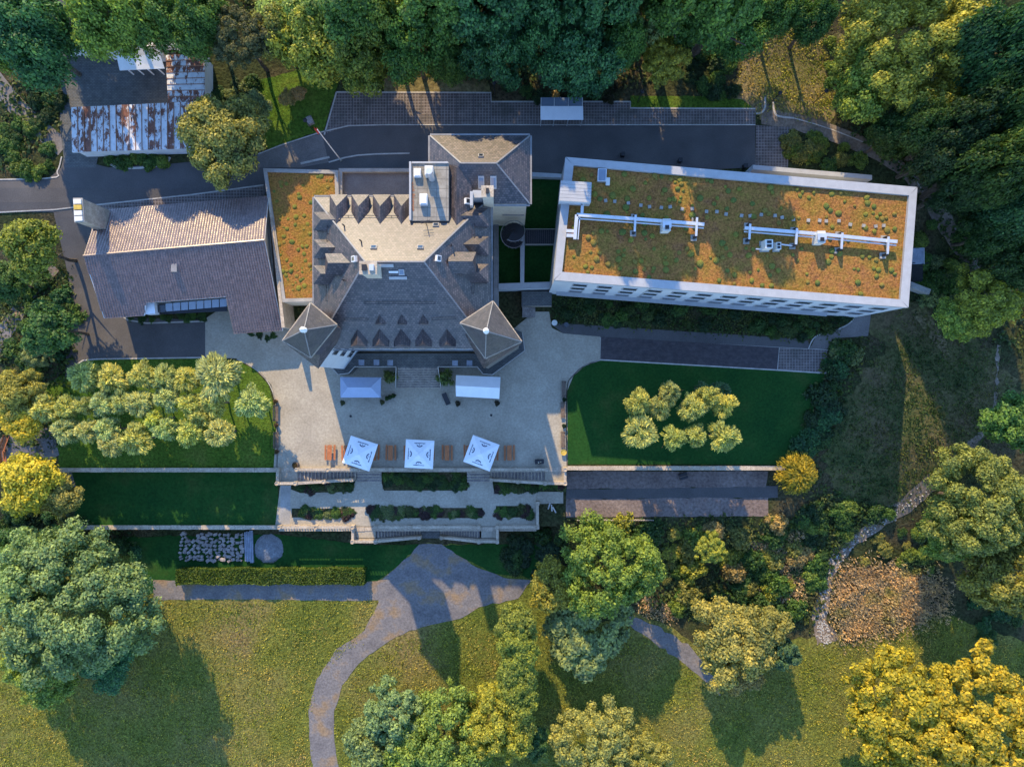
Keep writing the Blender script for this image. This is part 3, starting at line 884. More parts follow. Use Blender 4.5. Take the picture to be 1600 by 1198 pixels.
# corner towers (parts of the castle)
def tower(roofpx, skirtpx, apexpx, wallm='greystone'):
    ze, za, zs = 21.4, 26.0, 15.6
    rc = [W(x, y, ze) for x, y in roofpx]
    sc = [W(x, y, zs) for x, y in skirtpx]
    ap = W(*apexpx, za)
    cen = sum(rc, Vector()) / 4
    def shr(v, c, k): return Vector((c.x + (v.x - c.x) * k, c.y + (v.y - c.y) * k, v.z))
    cs = sum(sc, Vector()) / 4
    o = MB().prism([shr(v, cs, .93) for v in sc], 0.0, zs).build('tower', M[wallm], castle)
    # slate skirt roof rising to the upper stage
    up = [shr(v, cen, .86) for v in rc]
    m = MB(); lo = [Vector((v.x, v.y, zs)) for v in sc]; hi = [Vector((v.x, v.y, 17.4)) for v in up]
    m.hull8(lo, hi); m.build('tower_skirt', M['slate'], o)
    MB().prism(up, 17.4, ze).build('tower_stage', M['slate'], o)
    r = MB()
    for i in range(4):
        r.poly([rc[i], rc[(i+1) % 4], ap])
    r.poly(rc)
    r.build('tower_roof', M['slate2'], o)
    for i in range(4):
        h = MB(); h.bar(rc[i] + Vector((0, 0, .02)), ap + Vector((0, 0, .02)), .11, .08); h.build('ridge_cap', M['lead'], o)
        h = MB(); h.bar(rc[i] - Vector((0, 0, .08)), rc[(i+1) % 4] - Vector((0, 0, .08)), .2, .16); h.build('gutter', M['stone'], o)
    MB().lathe(ap - Vector((0, 0, .25)), [(.32, 0), (.3, .25), (.14, .4), (.3, .62), (.34, .8), (.2, 1.0), (.05, 1.15), (.04, 1.9), (.01, 2.0)], 12).build('finial', M['white'], o, smooth=True)
    return o
t1 = tower([(441.5, 532), (485.4, 558.2), (526.2, 507.4), (485, 473.4)], [(441.4, 533), (497.5, 576), (528, 534), (484, 485)], (475, 515.5), 'annexwall')
t2 = tower([(719, 504.7), (758.3, 559.5), (815, 533.5), (770.3, 470.7)], [(727, 524), (756, 576), (815, 537), (772, 487)], (759.7, 517.4))
tag(t1, 'corner tower with weathered pyramid slate roof beside the driveway'); tag(t2, 'corner tower with mossy pyramid slate roof facing the annex')

# entrance terrace with its balustrade line, steps and white canopy
ZP = 1.6
pl = [Q(541, 553), Q(520, 570), Q(534, 586), Q(551, 584), Q(560, 574), Q(624, 574), Q(686, 574), Q(747, 574), Q(756, 585), Q(770, 586), Q(820, 549), Q(815, 520), Q(770, 500), Q(768, 553)]
plat = MB().prism(pl, 0.0, ZP).build('entrance_terrace', M['cobble'], castle)
for i in range(9):
    y0 = 574 + i * 3.6
    MB().prism([Q(624 - i*.35, y0), Q(686 + i*.35, y0), Q(686 + i*.35, y0 + 3.55), Q(624 - i*.35, y0 + 3.55)], 0.0, ZP - (i + 1) * ZP / 10).build('step', M['steps'], plat)
    MB().prism([Q(624 - i*.35, y0 + 2.4), Q(686 + i*.35, y0 + 2.4), Q(686 + i*.35, y0 + 3.55), Q(624 - i*.35, y0 + 3.55)], ZP - (i + 1) * ZP / 10 + .001, ZP - (i + 1) * ZP / 10 + .014).build('painted_lit_edge', M['stone'], plat)  # paler strip painted on each tread for the light and shade between steps
def railing(pts, name='railing', par=None, h=0.95, mat='darkmetal', top='kerb'):
    top_ = MB(); bars = MB()
    for a, b in zip(pts[:-1], pts[1:]):
        top_.bar(a + Vector((0, 0, h)), b + Vector((0, 0, h)), .09, .06)
        L = (b - a).length; n = max(1, int(L / .16))
        for k in range(n + 1):
            p = a + (b - a) * (k / n); bars.bar(p, p + Vector((0, 0, h - .03)), .02, .02)
    o = top_.build(name, M[top], par)
    tag(bars.build('railing_bars', M[mat], o), kind='stuff')
    return o
railing([Q(*p, ZP) for p in ((521, 571), (534.5, 585.5), (551, 583.5), (560, 573.6), (623.5, 573.6))], par=plat)
railing([Q(*p, ZP) for p in ((686.5, 573.6), (747, 573.6), (756, 584.6), (770, 585.6), (819.5, 549), (816, 522))], par=plat)
railing([Q(623, 574.2, 1.4), Q(620, 606, .1)], par=plat); railing([Q(687, 574.2, 1.4), Q(690, 606, .1)], par=plat)
# three windows, one above the other, in the pale garden wall of the first tower
def tower_windows(o, a, b, t, zs_, w=1.5, h=1.9):
    a = Vector((a.x, a.y, 0)); b = Vector((b.x, b.y, 0)); u = (b - a).normalized(); n = Vector((u.y, -u.x, 0))
    if n.y > 0: n = -n
    c = a.lerp(b, t)
    for z in zs_:
        q = [c - u*w/2 - n*.05, c + u*w/2 - n*.05, c + u*w/2 + n*.1, c - u*w/2 + n*.1]
        f = MB().prism(q, z, z + h).build('window', M['lead'], o)
        for sg in (-1, 1):
            d = c + u * sg * w * .23
            MB().prism([d - u*w*.19 + n*.09, d + u*w*.19 + n*.09, d + u*w*.19 + n*.13, d - u*w*.19 + n*.13], z + .12, z + h - .12).build('pane', M['glass'], f)
_sc = [W(x, y, 15.6) for x, y in ((441.4, 533), (497.5, 576), (528, 534), (484, 485))]
_cs = sum(_sc, Vector()) / 4
_w = [Vector((_cs.x + (v.x - _cs.x) * .93, _cs.y + (v.y - _cs.y) * .93, 0)) for v in _sc]
tower_windows(t1, _w[1], _w[2], .72, (3.4, 7.6, 11.6))
# windows of the castle's garden front and east front
for k, x in enumerate((570, 590, 610, 630, 655, 680, 700, 720, 740)):
    for z in (3.0, 7.2, 11.2):
        a = Q(x, 0, z); y = body[2].y
        f = MB().box((a.x, y - .02), 1.3, .12, z, z + 2.1).build('window', M['white'], castle)
        MB().box((a.x, y - .09), 1.05, .03, z + .12, z + 1.98).build('pane', M['glass'], f)

# ---- link building with its planted roof, and the sunken flat roof
def prop_roof_building(name, label, pts, z0, z1, mat_top, rim=0.55, coping='coping', wallm='wall', drop=0.35):
    o = thing(name, label, 'building', Vector((sum(p.x for p in pts) / len(pts), sum(p.y for p in pts) / len(pts), z0)))
    c = sum((Vector((p.x, p.y, 0)) for p in pts), Vector()) / len(pts)
    n = len(pts)
    inner = []
    for i in range(n):
        a, b, d = pts[i-1], pts[i], pts[(i+1) % n]
        e1 = (Vector((b.x - a.x, b.y - a.y, 0))).normalized(); e2 = (Vector((d.x - b.x, d.y - b.y, 0))).normalized()
        n1 = Vector((-e1.y, e1.x, 0)); n2 = Vector((-e2.y, e2.x, 0))
        bis = (n1 + n2).normalized(); k = rim / max(.3, bis.dot(n1))
        q = Vector((b.x, b.y, 0)) + bis * k
        q2 = Vector((b.x, b.y, 0)) - bis * k
        inner.append(q if (q - c).length < (q2 - c).length else q2)
    MB().prism(pts, z0, z1 - drop).build('wall', M[wallm], o)
    top = MB().prism([v for v in inner], z1 - drop - .2, z1 - drop + .12).build('roof', M[mat_top], o)
    for i in range(n):
        j = (i + 1) % n
        lo = [Vector((v.x, v.y, z1 - drop - .001)) for v in (pts[i], pts[j], inner[j], inner[i])]
        hi = [Vector((v.x, v.y, z1)) for v in lo]
        MB().hull8(lo, hi).build('parapet', M[coping], o)
    return o, inner
link_b, link_in = prop_roof_building('link_building', 'low link building with orange sedum roof beside the tiled house', [W(411, 263, 5.2), W(528, 266, 5.2), W(535, 470, 5.2), W(441, 472, 5.2)], 0.5, 5.2, 'sedum', coping='concrete', rim=.5, drop=.3)
sunk_b, _ = prop_roof_building('sunken_annexe', 'low block with empty grey flat roof and concrete rim beside castle', [W(529, 263, 4.8), W(648, 263, 4.8), W(648, 330, 4.8), W(529, 330, 4.8)], 0.5, 4.8, 'old_and_sunlit_asphalt', coping='concrete', rim=.5, drop=.8)

# ---- annex with the big planted roof
ZA = 14.0
A1, A2, A3, A4 = W(884, 246, ZA), W(1433, 293, ZA), W(1419, 480, ZA), W(866, 437, ZA)
ann = thing('annex', 'long modern grey block with parapet and orange sedum flat roof', 'building', (A1 + A2 + A3 + A4) / 4 - Vector((0, 0, ZA)))
cA = (A1 + A2 + A3 + A4) / 4
def inset(v, k): return Vector((cA.x + (v.x - cA.x) * (1 - k / abs(v.x - cA.x) * 1.0), cA.y + (v.y - cA.y) * (1 - k / abs(v.y - cA.y)), v.z))
ain = [inset(v, 1.0) for v in (A1, A2, A3, A4)]
MB().prism([A1, A2, A3, A4], -0.3, ZA - .6).build('wall', M['annexwall'], ann)
aroof = MB().prism(ain, ZA - .8, ZA - .42).build('roof', M['sedum'], ann)
oo = [A1, A2, A3, A4]
for i in range(4):
    j = (i + 1) % 4
    e = (oo[j] - oo[i]).normalized(); nrm = Vector((e.y, -e.x, 0)) * (1 if Vector((e.y, -e.x, 0)).dot(oo[i] - cA) > 0 else -1)
    lo = [Vector((v.x, v.y, ZA - .62)) for v in (oo[i] + nrm * .05, oo[j] + nrm * .05, ain[j], ain[i])]
    hi = [Vector((v.x, v.y, ZA)) for v in lo]
    MB().hull8(lo, hi).build('parapet', M['coping'], ann)
# garden front: three storeys of windows, ledges, dark base band
e = (A3 - A4).normalized(); nrm = Vector((e.y, -e.x, 0)); nrm = nrm if nrm.y < 0 else -nrm
Lf = (A3 - A4).length
def slabbox(s0, s1, z0, z1, d0, d1, name, mat, par):
    p = [A4 + e*s0 + nrm*d0, A4 + e*s1 + nrm*d0, A4 + e*s1 + nrm*d1, A4 + e*s0 + nrm*d1]
    return MB().prism(p, z0, z1).build(name, mat, par)
for k in range(13):
    s0 = 2.6 + k * 3.27
    for z in (4.2, 7.4, 10.6):
        f = slabbox(s0, s0 + 1.9, z, z + 1.45, 0, .09, 'window', M['coping'], ann)
        slabbox(s0 + .1, s0 + 1.8, z + .1, z + 1.35, .085, .12, 'pane', M['glass'], f)
        slabbox(s0 - .05, s0 + 1.95, z - .08, z, .0, .16, 'sill', M['coping'], f)
slabbox(1.0, Lf - 5.5, 3.0, 3.25, 0, .55, 'ledge', M['coping'], ann)
slabbox(3.2, Lf - 6.0, 0.3, 2.7, 0, .05, 'glazing_band', M['glass'], ann)
slabbox(12.4, 12.6, 3.3, ZA - .7, 0, .06, 'rain_pipe', M['coping'], ann)
slabbox(29.4, 29.6, 3.3, ZA - .7, 0, .06, 'rain_pipe', M['coping'], ann)
ZS = ZA - .3
# lift head and ducts on the annex roof (parts of its plant)
lh = MB().prism([W(877, 283, ZA + 1.6), W(924, 286, ZA + 1.6), W(923, 316, ZA + 1.6), W(874, 313, ZA + 1.6)], ZS - .3, ZA + 1.5).build('lift_head', M['annexwall'], ann)
for k in range(6):
    y0 = 281.8 + k * 5.3
    MB().prism([W(876.5 - k*.5, y0 + .3, ZA + 1.6), W(924.5 - k*.2, y0 + 3.1, ZA + 1.6), W(924.3 - k*.2, y0 + 8, ZA + 1.6), W(876 - k*.5, y0 + 5.2, ZA + 1.6)], ZA + 1.5, ZA + 1.58).build('roof_panel', M['coping'], lh)
def duct(name, label, pix, z, r=0.24, posts=(), box=None):
    p = [W(x, y, z) for x, y in pix]
    o = thing(name, label, 'duct', Vector((p[0].x, p[0].y, ZS)))
    m = MB()
    for a, b in zip(p[:-1], p[1:]): m.bar(a, b, r * 1.7, r * 1.7)
    m.build('pipe', M['steel'], o)
    m2 = MB()
    for a, b in zip(p[:-1], p[1:]):
        off = Vector((0, -.42, -.15)) if abs(b.x - a.x) > abs(b.y - a.y) else Vector((.42, 0, -.15))
        m2.bar(a + off, b + off, .14, .14)
    m2.build('cable_tray', M['steel'], o)
    for (x, y0, y1) in posts:
        s_ = MB(); a = W(x, y0, z + .25); b = W(x - 1.5, y1, z + .25)
        s_.bar(a, b, .26, .22); s_.build('cross_duct', M['steel'], o)
        for q in (a, b):
            MB().bar((q.x, q.y, ZS - .05), (q.x, q.y, z + .2), .3, .3).build('outlet', M['darkmetal'], o)
            MB().box((q.x, q.y), .75, .75, ZS - .12, ZS + .06).build('foot', M['concrete'], o)
    if box:
        c = W(*box, z + .8)
        b_ = MB().box(c, 1.0, 1.5, ZS - .1, z + .75).build('fan_box', M['unit'], o)
        MB().box(c, 1.1, .8, z + .75, z + .95).build('fan_hood', M['steel'], b_)
        MB().box((c.x, c.y - .35), .5, .5, z + .95, z + 1.0).build('fan_grille', M['darkmetal'], b_)
    return o
duct('roof_duct', 'bent steel duct running from the lift head across annex roof', [(898, 374), (901, 336), (1000, 343), (1100, 351)], ZA + .55, posts=((993, 336, 362), (1089, 340, 369)), box=(1042, 351))
duct('roof_duct', 'long straight steel duct beside the white plant units on annex roof', [(1163, 356.5), (1281, 366), (1401, 378)], ZA + .55, posts=((1172, 350, 374), (1245, 357, 382), (1316, 364, 389), (1388, 370, 397)), box=(1284, 370))
m = MB(); m.bar(W(890, 317, ZA + .4), W(910, 319, ZA + .4), .35, .35); m.bar(W(910, 319, ZA + .4), W(909, 336, ZA + .4), .35, .35)
o = m.build('roof_duct', M['steel']); tag(o, 'short elbow duct beside the lift head on annex roof', 'duct')
for y in (361, 368):
    o = MB().bar(W(885, y, ZA + .25), W(898, y + .6, ZA + .25), .4, .4).build('roof_duct', M['steel']); tag(o, 'short stub duct at the parapet of annex roof', 'duct', 'pair of stub ducts')
    MB().box(W(891, y, ZA), .2, .2, ZS - .1, ZA + .1).build('foot', M['concrete'], o)
def plant_unit(px, py, w, d, h, label, rz=0):
    c = W(px, py, ZS + h)
    o = thing('plant_unit', label, 'plant unit', Vector((c.x, c.y, ZS)))
    MB().box(c, w, d, ZS - .05, ZS + h, rz).build('casing', M['unit'], o)
    for k in (-1, 1): MB().box((c.x + k * w * .0, c.y + k * d * .22), w * .6, d * .3, ZS + h, ZS + h + .05, rz).build('fan_grille', M['darkmetal'], o)
    MB().box(c, w + .3, d + .3, ZS - .12, ZS - .04, rz).build('base', M['concrete'], o)
plant_unit(1202, 381, .95, 1.1, 1.7, 'larger white plant unit with two grilles near steel duct')
plant_unit(1217, 384, .6, .9, .9, 'smaller white plant unit joined to the duct by a pipe')
o = MB().bar(W(1181, 389, ZA + .1), W(1198, 390, ZA + .1), .15, .15).build('roof_pipe', M['steel']); tag(o, 'thin pipe leading to the larger plant unit', 'pipe')
o = MB().bar(W(1221, 382, ZA + .1), W(1241, 384.5, ZA + .1), .15, .15).build('roof_pipe', M['steel']); tag(o, 'thin pipe between smaller plant unit and steel duct', 'pipe')
sk = thing('skylight', 'white framed skylight in the planted annex roof', 'skylight', W(941, 273, ZS))
c = W(941, 273, ZS + .6)
MB().box(c, 1.1, 1.6, ZS - .1, ZS + .5, -.05).build('upstand', M['steel'], sk)
MB().box(c, .9, 1.4, ZS + .5, ZS + .58, -.05).build('pane', M['blueglass'], sk)
o = MB().box(W(949.5, 284, ZS), .5, .95, ZS - .1, ZS + .2, -.05).build('roof_hatch', M['unit']); tag(o, 'small white hatch box beside the skylight', 'hatch')
for i in range(26):
    x = 945 + i * 17.5 + random.uniform(-4, 4)
    y = 316 + (x - 945) * .0855 + random.uniform(-3, 3)
    o = MB().box(W(x, y, ZS), .4, .4, ZS - .12, ZS + .07, random.uniform(-.2, .2)).build('paving_slab', M['concrete'])
    tag(o, 'small loose pale slab in the row across annex sedum roof', 'slab', 'slabs across the annex roof')
# north ledge wall of the annex
for a, b in (((1176, 258), (1362, 274)),):
    pts = [W(a[0], a[1], 6), W(b[0], b[1], 6), W(b[0], b[1] + 7, 6), W(a[0], a[1] + 7, 6)]
    MB().prism(pts, 2.0, 6).build('ledge_wall', M['annexwall'], ann)
    MB().prism([p + Vector((0, 0, 0)) for p in pts], 6.002, 6.1).build('ledge_coping', M['coping'], ann)
# ---- tiled house
def lerp3(a, b, t): return a + (b - a) * t
ZT, ZRt = 4.6, 8.0
n1, n2 = W(154, 329, ZT), W(419, 307, ZT)
q1, q2 = W(131, 400, ZRt), W(413, 375.5, ZRt)
s1, s2 = W(163, 497, ZT), W(441.5, 516, 4.0)
u_r = (q2 - q1).normalized()
house = thing('tiled_house', 'low house with brown pantile gable roof and glazed recess', 'house', (q1 + q2) / 2 - Vector((0, 0, 7)))
se1 = W(227, 491.5, ZT + .05); se2 = W(355, 482, ZT + .05)
# wall body
inn = .5
wb = [n1 + Vector((inn, -inn, 0)), n2 + Vector((-inn, -inn, 0)), W(436, 508, 3.9) + Vector((-inn, inn, 0)), W(366, 515, 3.9) + Vector((inn, inn, 0)), W(352, 470, 4.5), W(230, 480, 4.5), s1 + Vector((inn, inn, 0))]
MB().prism(wb, 0.0, 3.2).build('wall', M['wall'], house)
def slope(c):  # c: corner list eave-left, eave-right, ridge-right, ridge-left
    return c
def roofplate(name, pts, th=.16):
    m = MB(); m.hull8([p - Vector((0, 0, th)) for p in pts], pts)
    return m.build(name, M['tile'], house)
S0 = W(163, 497, ZT)
def onS(px, py):  # point on the garden slope plane
    return ray(px, py, q1, q2, S0)
roofplate('roof', [n2, n1, q1, q2])
gs = [q1, S0, onS(225.5, 492.5), onS(227, 473), onS(354.5, 463.5), onS(366, 519.5), onS(441.5, 516), q2]
m = MB(); m.poly(gs); mm = m.build('roof', M['tile'], house)
MB().poly([p - Vector((0, 0, .18)) for p in reversed(gs)]).build('roof_underside', M['white'], house)
fa = MB()
for a, b in list(zip(gs[:-1], gs[1:])) + [(n1, q1), (n2, q2), (n1, n2)]:
    fa.bar(a - Vector((0, 0, .1)), b - Vector((0, 0, .1)), .08, .22)
fa.build('bargeboard', M['white'], house)
gab = MB(); gab.poly([n1 + Vector((inn, -inn, -.7)), S0 + Vector((inn, inn, -.7)), q1 + u_r * inn + Vector((0, 0, -.25))]); gab.poly([n2 + Vector((-inn, -inn, -.7)), q2 - u_r * inn + Vector((0, 0, -.25)), W(436, 508, 3.9) + Vector((-inn, inn, 0))])
gab.build('gable', M['wall'], house)
def tiles(name, A, B, C, D, clipf=None, tw=.36, th=.36):
    """pantiles over the quad A-B (eave) to D-C (ridge)"""
    nu = int((B - A).length / tw); nv = int(((A - D).length + (B - C).length) / 2 / th)
    nn = (B - A).cross(D - A).normalized()
    if nn.z < 0: nn = -nn
    V = []; F = []
    prof = [(0, .05), (.28, .13), (.52, .12), (.74, .03), (1.0, .05)]
    for j in range(nv):
        for i in range(nu):
            t0, t1 = j / nv, (j + 1.12) / nv
            s0, s1 = i / nu, (i + 1) / nu
            def P(s_, t): return (A.lerp(B, s_)).lerp(D.lerp(C, s_), t)
            mid = P((s0 + s1) / 2, (t0 + t1) / 2)
            if clipf and not clipf(mid): continue
            b = len(V); jit = random.uniform(-.02, .02)
            for k, (f, h) in enumerate(prof):
                sv = s0 + (s1 - s0) * f
                V.append(P(sv, t0) + nn * (h * .8 + .05 + jit * .6)); V.append(P(sv, t1) + nn * (h * .8 - .005)); 
            for k in range(4):
                F.append((b + 2*k, b + 2*k + 2, b + 2*k + 3, b + 2*k + 1))
            e0 = len(V)
            V.append(P(s0, t0)); V.append(P(s1, t0))
            F.append((e0, e0 + 1, b + 8, b + 4, b)) 
    me = bpy.data.meshes.new(name)
    og = ORG[house.name]
    me.from_pydata([tuple(v - og) for v in V], [], F); me.materials.append(M['tile'])
    o = link(name, me, house); tag(o, kind='stuff')
    return o
tiles('roof_tiles', n2 + Vector((0, 0, .02)), n1 + Vector((0, 0, .02)), q1 + Vector((0, 0, .02)), q2 + Vector((0, 0, .02)))
Bq = onS(441.5, 516); Aq = onS(166, 535)
pgs = [(p.x, p.y) for p in gs]
tiles('roof_tiles', Aq + Vector((0, 0, .02)), Bq + Vector((0, 0, .02)), q2 + Vector((0, 0, .02)), q1 + Vector((0, 0, .02)), clipf=lambda p: inside((p.x, p.y), pgs))
rt = MB(); nrt = int((q2 - q1).length / .4)
for i in range(nrt):
    a = q1.lerp(q2, i / nrt); b = q1.lerp(q2, (i + 1.08) / nrt)
    rt.tube(a + Vector((0, 0, .10)), b + Vector((0, 0, .08)), .17, .15, n=8)
tag(rt.build('ridge_tiles', M['tile'], house), kind='stuff')
# glazed recess: eight panes and a white end block
gl = MB().prism([W(243, 480, 3.6), W(352, 471, 3.6), W(354.5, 486, 3.4), W(244, 491, 3.4)], 3.1, 3.3).build('glass_roof', M['darkmetal'], house)
for k in range(8):
    x0 = 258 + k * 12.1; yo = 474.5 - (x0 - 258) * .085
    q = [W(x0 + .5, yo, 4.2), W(x0 + 11.3, yo - .9, 4.2), W(x0 + 11.6, yo + 11.5, 3.5), W(x0 + .8, yo + 12.4, 3.5)]
    MB().hull8([v - Vector((0, 0, .06)) for v in q], q).build('pane', M['blueglass'], house)
MB().prism([W(225.5, 474.5, 4.5), W(241, 473, 4.5), W(242.5, 490, 4.5), W(227.5, 491, 4.5)], 3.0, 4.5).build('white_bay', M['white'], house)
MB().prism([W(243, 476, 4), W(256, 475, 4), W(257, 487, 4), W(244, 488, 4)], 3.31, 3.7).build('pane', M['glass'], house)
P = onS(273.5, 419)
MB().box(P, .8, 1.1, P.z - .2, P.z + .35).build('roof_light', M['lead'], house)
# tall chimney at the gable with glazed flue tops
c1_, c2_, c3_, c4_ = W(116, 311, 11), W(130, 311, 11), W(133, 346, 11), W(118, 347, 11)
ch = MB().prism([c1_, c2_, c3_, c4_], 0.5, 11).build('chimney', M['stone'], house)
cq = MB().prism([v + ((c1_ + c3_) / 2 - v) * -.06 for v in (c1_, c2_, c3_, c4_)], 11, 11.2).build('chimney_cap', M['concrete'], ch)
for k in range(4):
    a = c1_.lerp(c4_, .04 + k * .25); b = c2_.lerp(c3_, .04 + k * .25); a2 = c1_.lerp(c4_, .04 + k * .25 + .2); b2 = c2_.lerp(c3_, .04 + k * .25 + .2)
    MB().prism([a.lerp(b, .08), a.lerp(b, .92), a2.lerp(b2, .92), a2.lerp(b2, .08)], 11.2, 11.4).build('flue_cover', M['yellow'] if k in (1,) else M['unit'], ch)
MB().prism([W(131, 330, 8), W(145, 328, 8), W(150, 352, 8), W(133, 354, 8)], 0.5, 6.5).build('chimney_shoulder', M['concrete'], house)
# white flanking wall of the house beside the link building
MB().prism([W(418, 308, 5.4), W(422, 308, 5.4), W(446, 512, 5.0), W(441, 512, 5.0)], 0.2, 5.3).build('party_wall', M['stone'], house)
MB().prism([W(440, 464, 4), W(487, 462, 4), W(487, 468, 4), W(442, 472, 4)], 1, 4).build('party_wall', M['concrete'], house)

# ---- garages with flaking painted metal roofs
def garage(name, label, c, n, z0, z1, horiz):
    """c: four roof corners (a,b along the seams' repeat direction)"""
    o = thing(name, label, 'garage', (sum(c, Vector()) / 4) - Vector((0, 0, 5.4)))
    a, b, d, e_ = c
    cm = sum(c, Vector()) / 4
    MB().prism([v + (cm - v) * .06 for v in c], 2.2, min(v.z for v in c) - .25).build('wall', M['white'], o)
    MB().hull8([v - Vector((0, 0, .3)) for v in c], [v - Vector((0, 0, .05)) for v in c]).build('roof_edge', M['white'], o)
    for k in range(n):
        t0, t1 = (k + .04) / n, (k + .96) / n
        q = [a.lerp(b, t0), a.lerp(b, t1), e_.lerp(d, t1), e_.lerp(d, t0)]
        MB().hull8([v - Vector((0, 0, .04)) for v in q], [v + Vector((0, 0, .03)) for v in q]).build('roof_panel', M['rusty'], o)
        s_ = MB(); s_.bar(a.lerp(b, (k + 1) / n) + Vector((0, 0, .06)), e_.lerp(d, (k + 1) / n) + Vector((0, 0, .06)), .07, .12); s_.build('seam', M['terracotta'], o)
    return o
garage('garage', 'long garage with peeling white and rust seamed metal roof', [W(111, 168, 5.6), W(302, 159, 5.6), W(302, 232, 5.2), W(112.5, 238, 5.2)], 19, 2, 5, True)
garage('garage', 'short garage with heavily rusted roof at the end of the yard', [W(320, 84, 5.6), W(320, 170, 5.6), W(263, 170, 5.3), W(259, 86, 5.3)], 9, 2, 5, False)
wc = thing('white_shed', 'white open-fronted shed with sloping white roof under the trees', 'shed', G(215, 95))
q = [W(182, 88, 5.3), W(250, 86, 5.6), W(257, 107, 5.0), W(187, 110, 4.8)]
MB().hull8([v - Vector((0, 0, .12)) for v in q], q).build('roof', M['white'], wc)
q = [W(192, 76, 5.6), W(248, 73, 5.7), W(250, 86, 5.5), W(192, 88, 5.4)]
MB().hull8([v - Vector((0, 0, .12)) for v in q], q).build('rear_roof', M['steel'], wc)
MB().prism([W(195, 78, 5), W(248, 76, 5), W(250, 84, 5), W(195, 86, 5)], 2.2, 5.2).build('wall', M['white'], wc)
for x in (196, 212, 228, 245):
    p = W(x, 106, 4.8); MB().bar((p.x, p.y, 2.2), (p.x, p.y, 4.75), .14, .14).build('post', M['white'], wc)
def wallrun(name, label, pix, z0, z1, w, mat, cope=None, group=None, cat='wall'):
    pts = [W(x, y, z1) for x, y in pix]
    o = thing(name, label, cat, Vector((pts[0].x, pts[0].y, z0)), group)
    for a, b in zip(pts[:-1], pts[1:]):
        a = Vector((a.x, a.y, (z0 + z1) / 2)); b = Vector((b.x, b.y, (z0 + z1) / 2))
        MB().bar(a, b, w, z1 - z0).build('wall_run', M[mat], o)
        if cope:
            L = (b - a).length; n = max(1, int(L / 1.6)); d = (b - a) / n
            for k in range(n):
                p = a + d * k + d * .008; r = a + d * (k + 1) - d * .008
                zz = z1 + .06 + random.uniform(-.012, .012)
                MB().bar((p.x, p.y, zz), (r.x, r.y, zz), w + .12 + random.uniform(-.03, .03), .12).build('coping_stone', M[cope], o)
    return o
wallrun('yard_wall', 'low white wall at the back of the cobbled yard', [(95, 79), (157, 79), (167, 84)], 2.3, 4.0, .35, 'white')
wallrun('yard_wall', 'white wall running from the yard into the wood', [(155, 78), (153, 45)], 2.3, 4.2, .45, 'white')
wallrun('yard_wall', 'white wall behind the white shed', [(167, 82), (195, 75), (262, 66), (318, 82)], 2.3, 4.6, .4, 'white')

# ---- bicycle shelter
bs = thing('bike_shelter', 'small shelter with white front roof and glass rear roof on parking bays', 'shelter', G(878, 178))
q = [W(844.5, 166, 5.6), W(911, 166, 5.6), W(911.5, 187.5, 5.2), W(844.5, 187.5, 5.2)]
MB().hull8([v - Vector((0, 0, .08)) for v in q], q).build('roof', M['canvas'], bs)
q = [W(844.5, 152.5, 5.3), W(911, 152.5, 5.3), W(911, 165.6, 5.6), W(844.5, 165.6, 5.6)]
MB().hull8([v - Vector((0, 0, .06)) for v in q], q).build('glass_roof', M['blueglass'], bs)
for x in (845.5, 866, 888, 910):
    for y, zt in ((186, 5.1), (154, 5.2)):
        p = W(x, y, 5.2); MB().bar((p.x, p.y, 2.4), (p.x, p.y, zt), .1, .1).build('post', M['steel'], bs)
    MB().bar(W(x, 153, 5.36), W(x, 165.6, 5.66), .09, .07).build('rafter', M['steel'], bs)
p = [W(845, 153.5, 5), W(911, 153.5, 5)]
MB().bar((p[0].x, p[0].y, 3.6), (p[1].x, p[1].y, 3.6), .06, 2.0).build('back_panel', M['steel'], bs)

# ------------------------------------------------------------------ courtyard between castle and annex
def slabwall(label, pix, z0, z1, name='garden_wall', mat='annexwall', cope='coping', cat='wall', group=None):
    pts = [W(x, y, z1) for x, y in pix]
    o = thing(name, label, cat, sum(pts, Vector()) / len(pts) - Vector((0, 0, z1 - z0)), group)
    MB().prism(pts, z0, z1 - .1).build('wall_run', M[mat], o)
    MB().prism(pts, z1 - .098, z1).build('coping', M[cope], o)
    return o
slabwall('pale wall across the foot of courtyard between castle and annex', [(779, 443), (866, 440), (866, 450), (779, 452)], -.2, 2.6)
slabwall('pale wall dividing the two small courtyard lawns', [(813, 367), (820, 367), (819, 442), (813, 442)], 0, 2.7)
slabwall('pale slab wall joining wing and annex beside the road', [(829, 269), (882, 272), (882, 278), (829, 276)], 1.5, 3.6)
slabwall('dark narrow flat roof along the castle east front', [(771, 330), (779, 330), (779, 486), (771, 486)], 0, 2.4, name='light_shaft_roof', mat='concrete', cope='lead', cat='roof')
dk = thing('garden_deck', 'dark boarded walkway between spiral stair and annex', 'deck', G(845, 370))
zD = terr(dk.location.x, dk.location.y) + 1.3
for k in range(16):
    x0 = 821 + k * 3.0
    MB().prism([W(x0, 359, zD), W(x0 + 2.8, 359, zD), W(x0 + 2.8, 381, zD), W(x0, 381, zD)], zD - .08, zD).build('plank', M['darkmetal'], dk)
MB().prism([W(821, 359.5, zD), W(869, 359.5, zD), W(869, 380.5, zD), W(821, 380.5, zD)], zD - 1.6, zD - .085).build('frame', M['concrete'], dk)
for y in (358, 382):
    MB().bar(W(821, y, zD + .6), W(869, y, zD + .6), .07, .06).build('handrail', M['kerb'], dk)
    for x in (821, 837, 853, 869): MB().bar(W(x, y, zD - .1), W(x, y, zD + .57), .05, .05).build('rail_post', M['darkmetal'], dk)
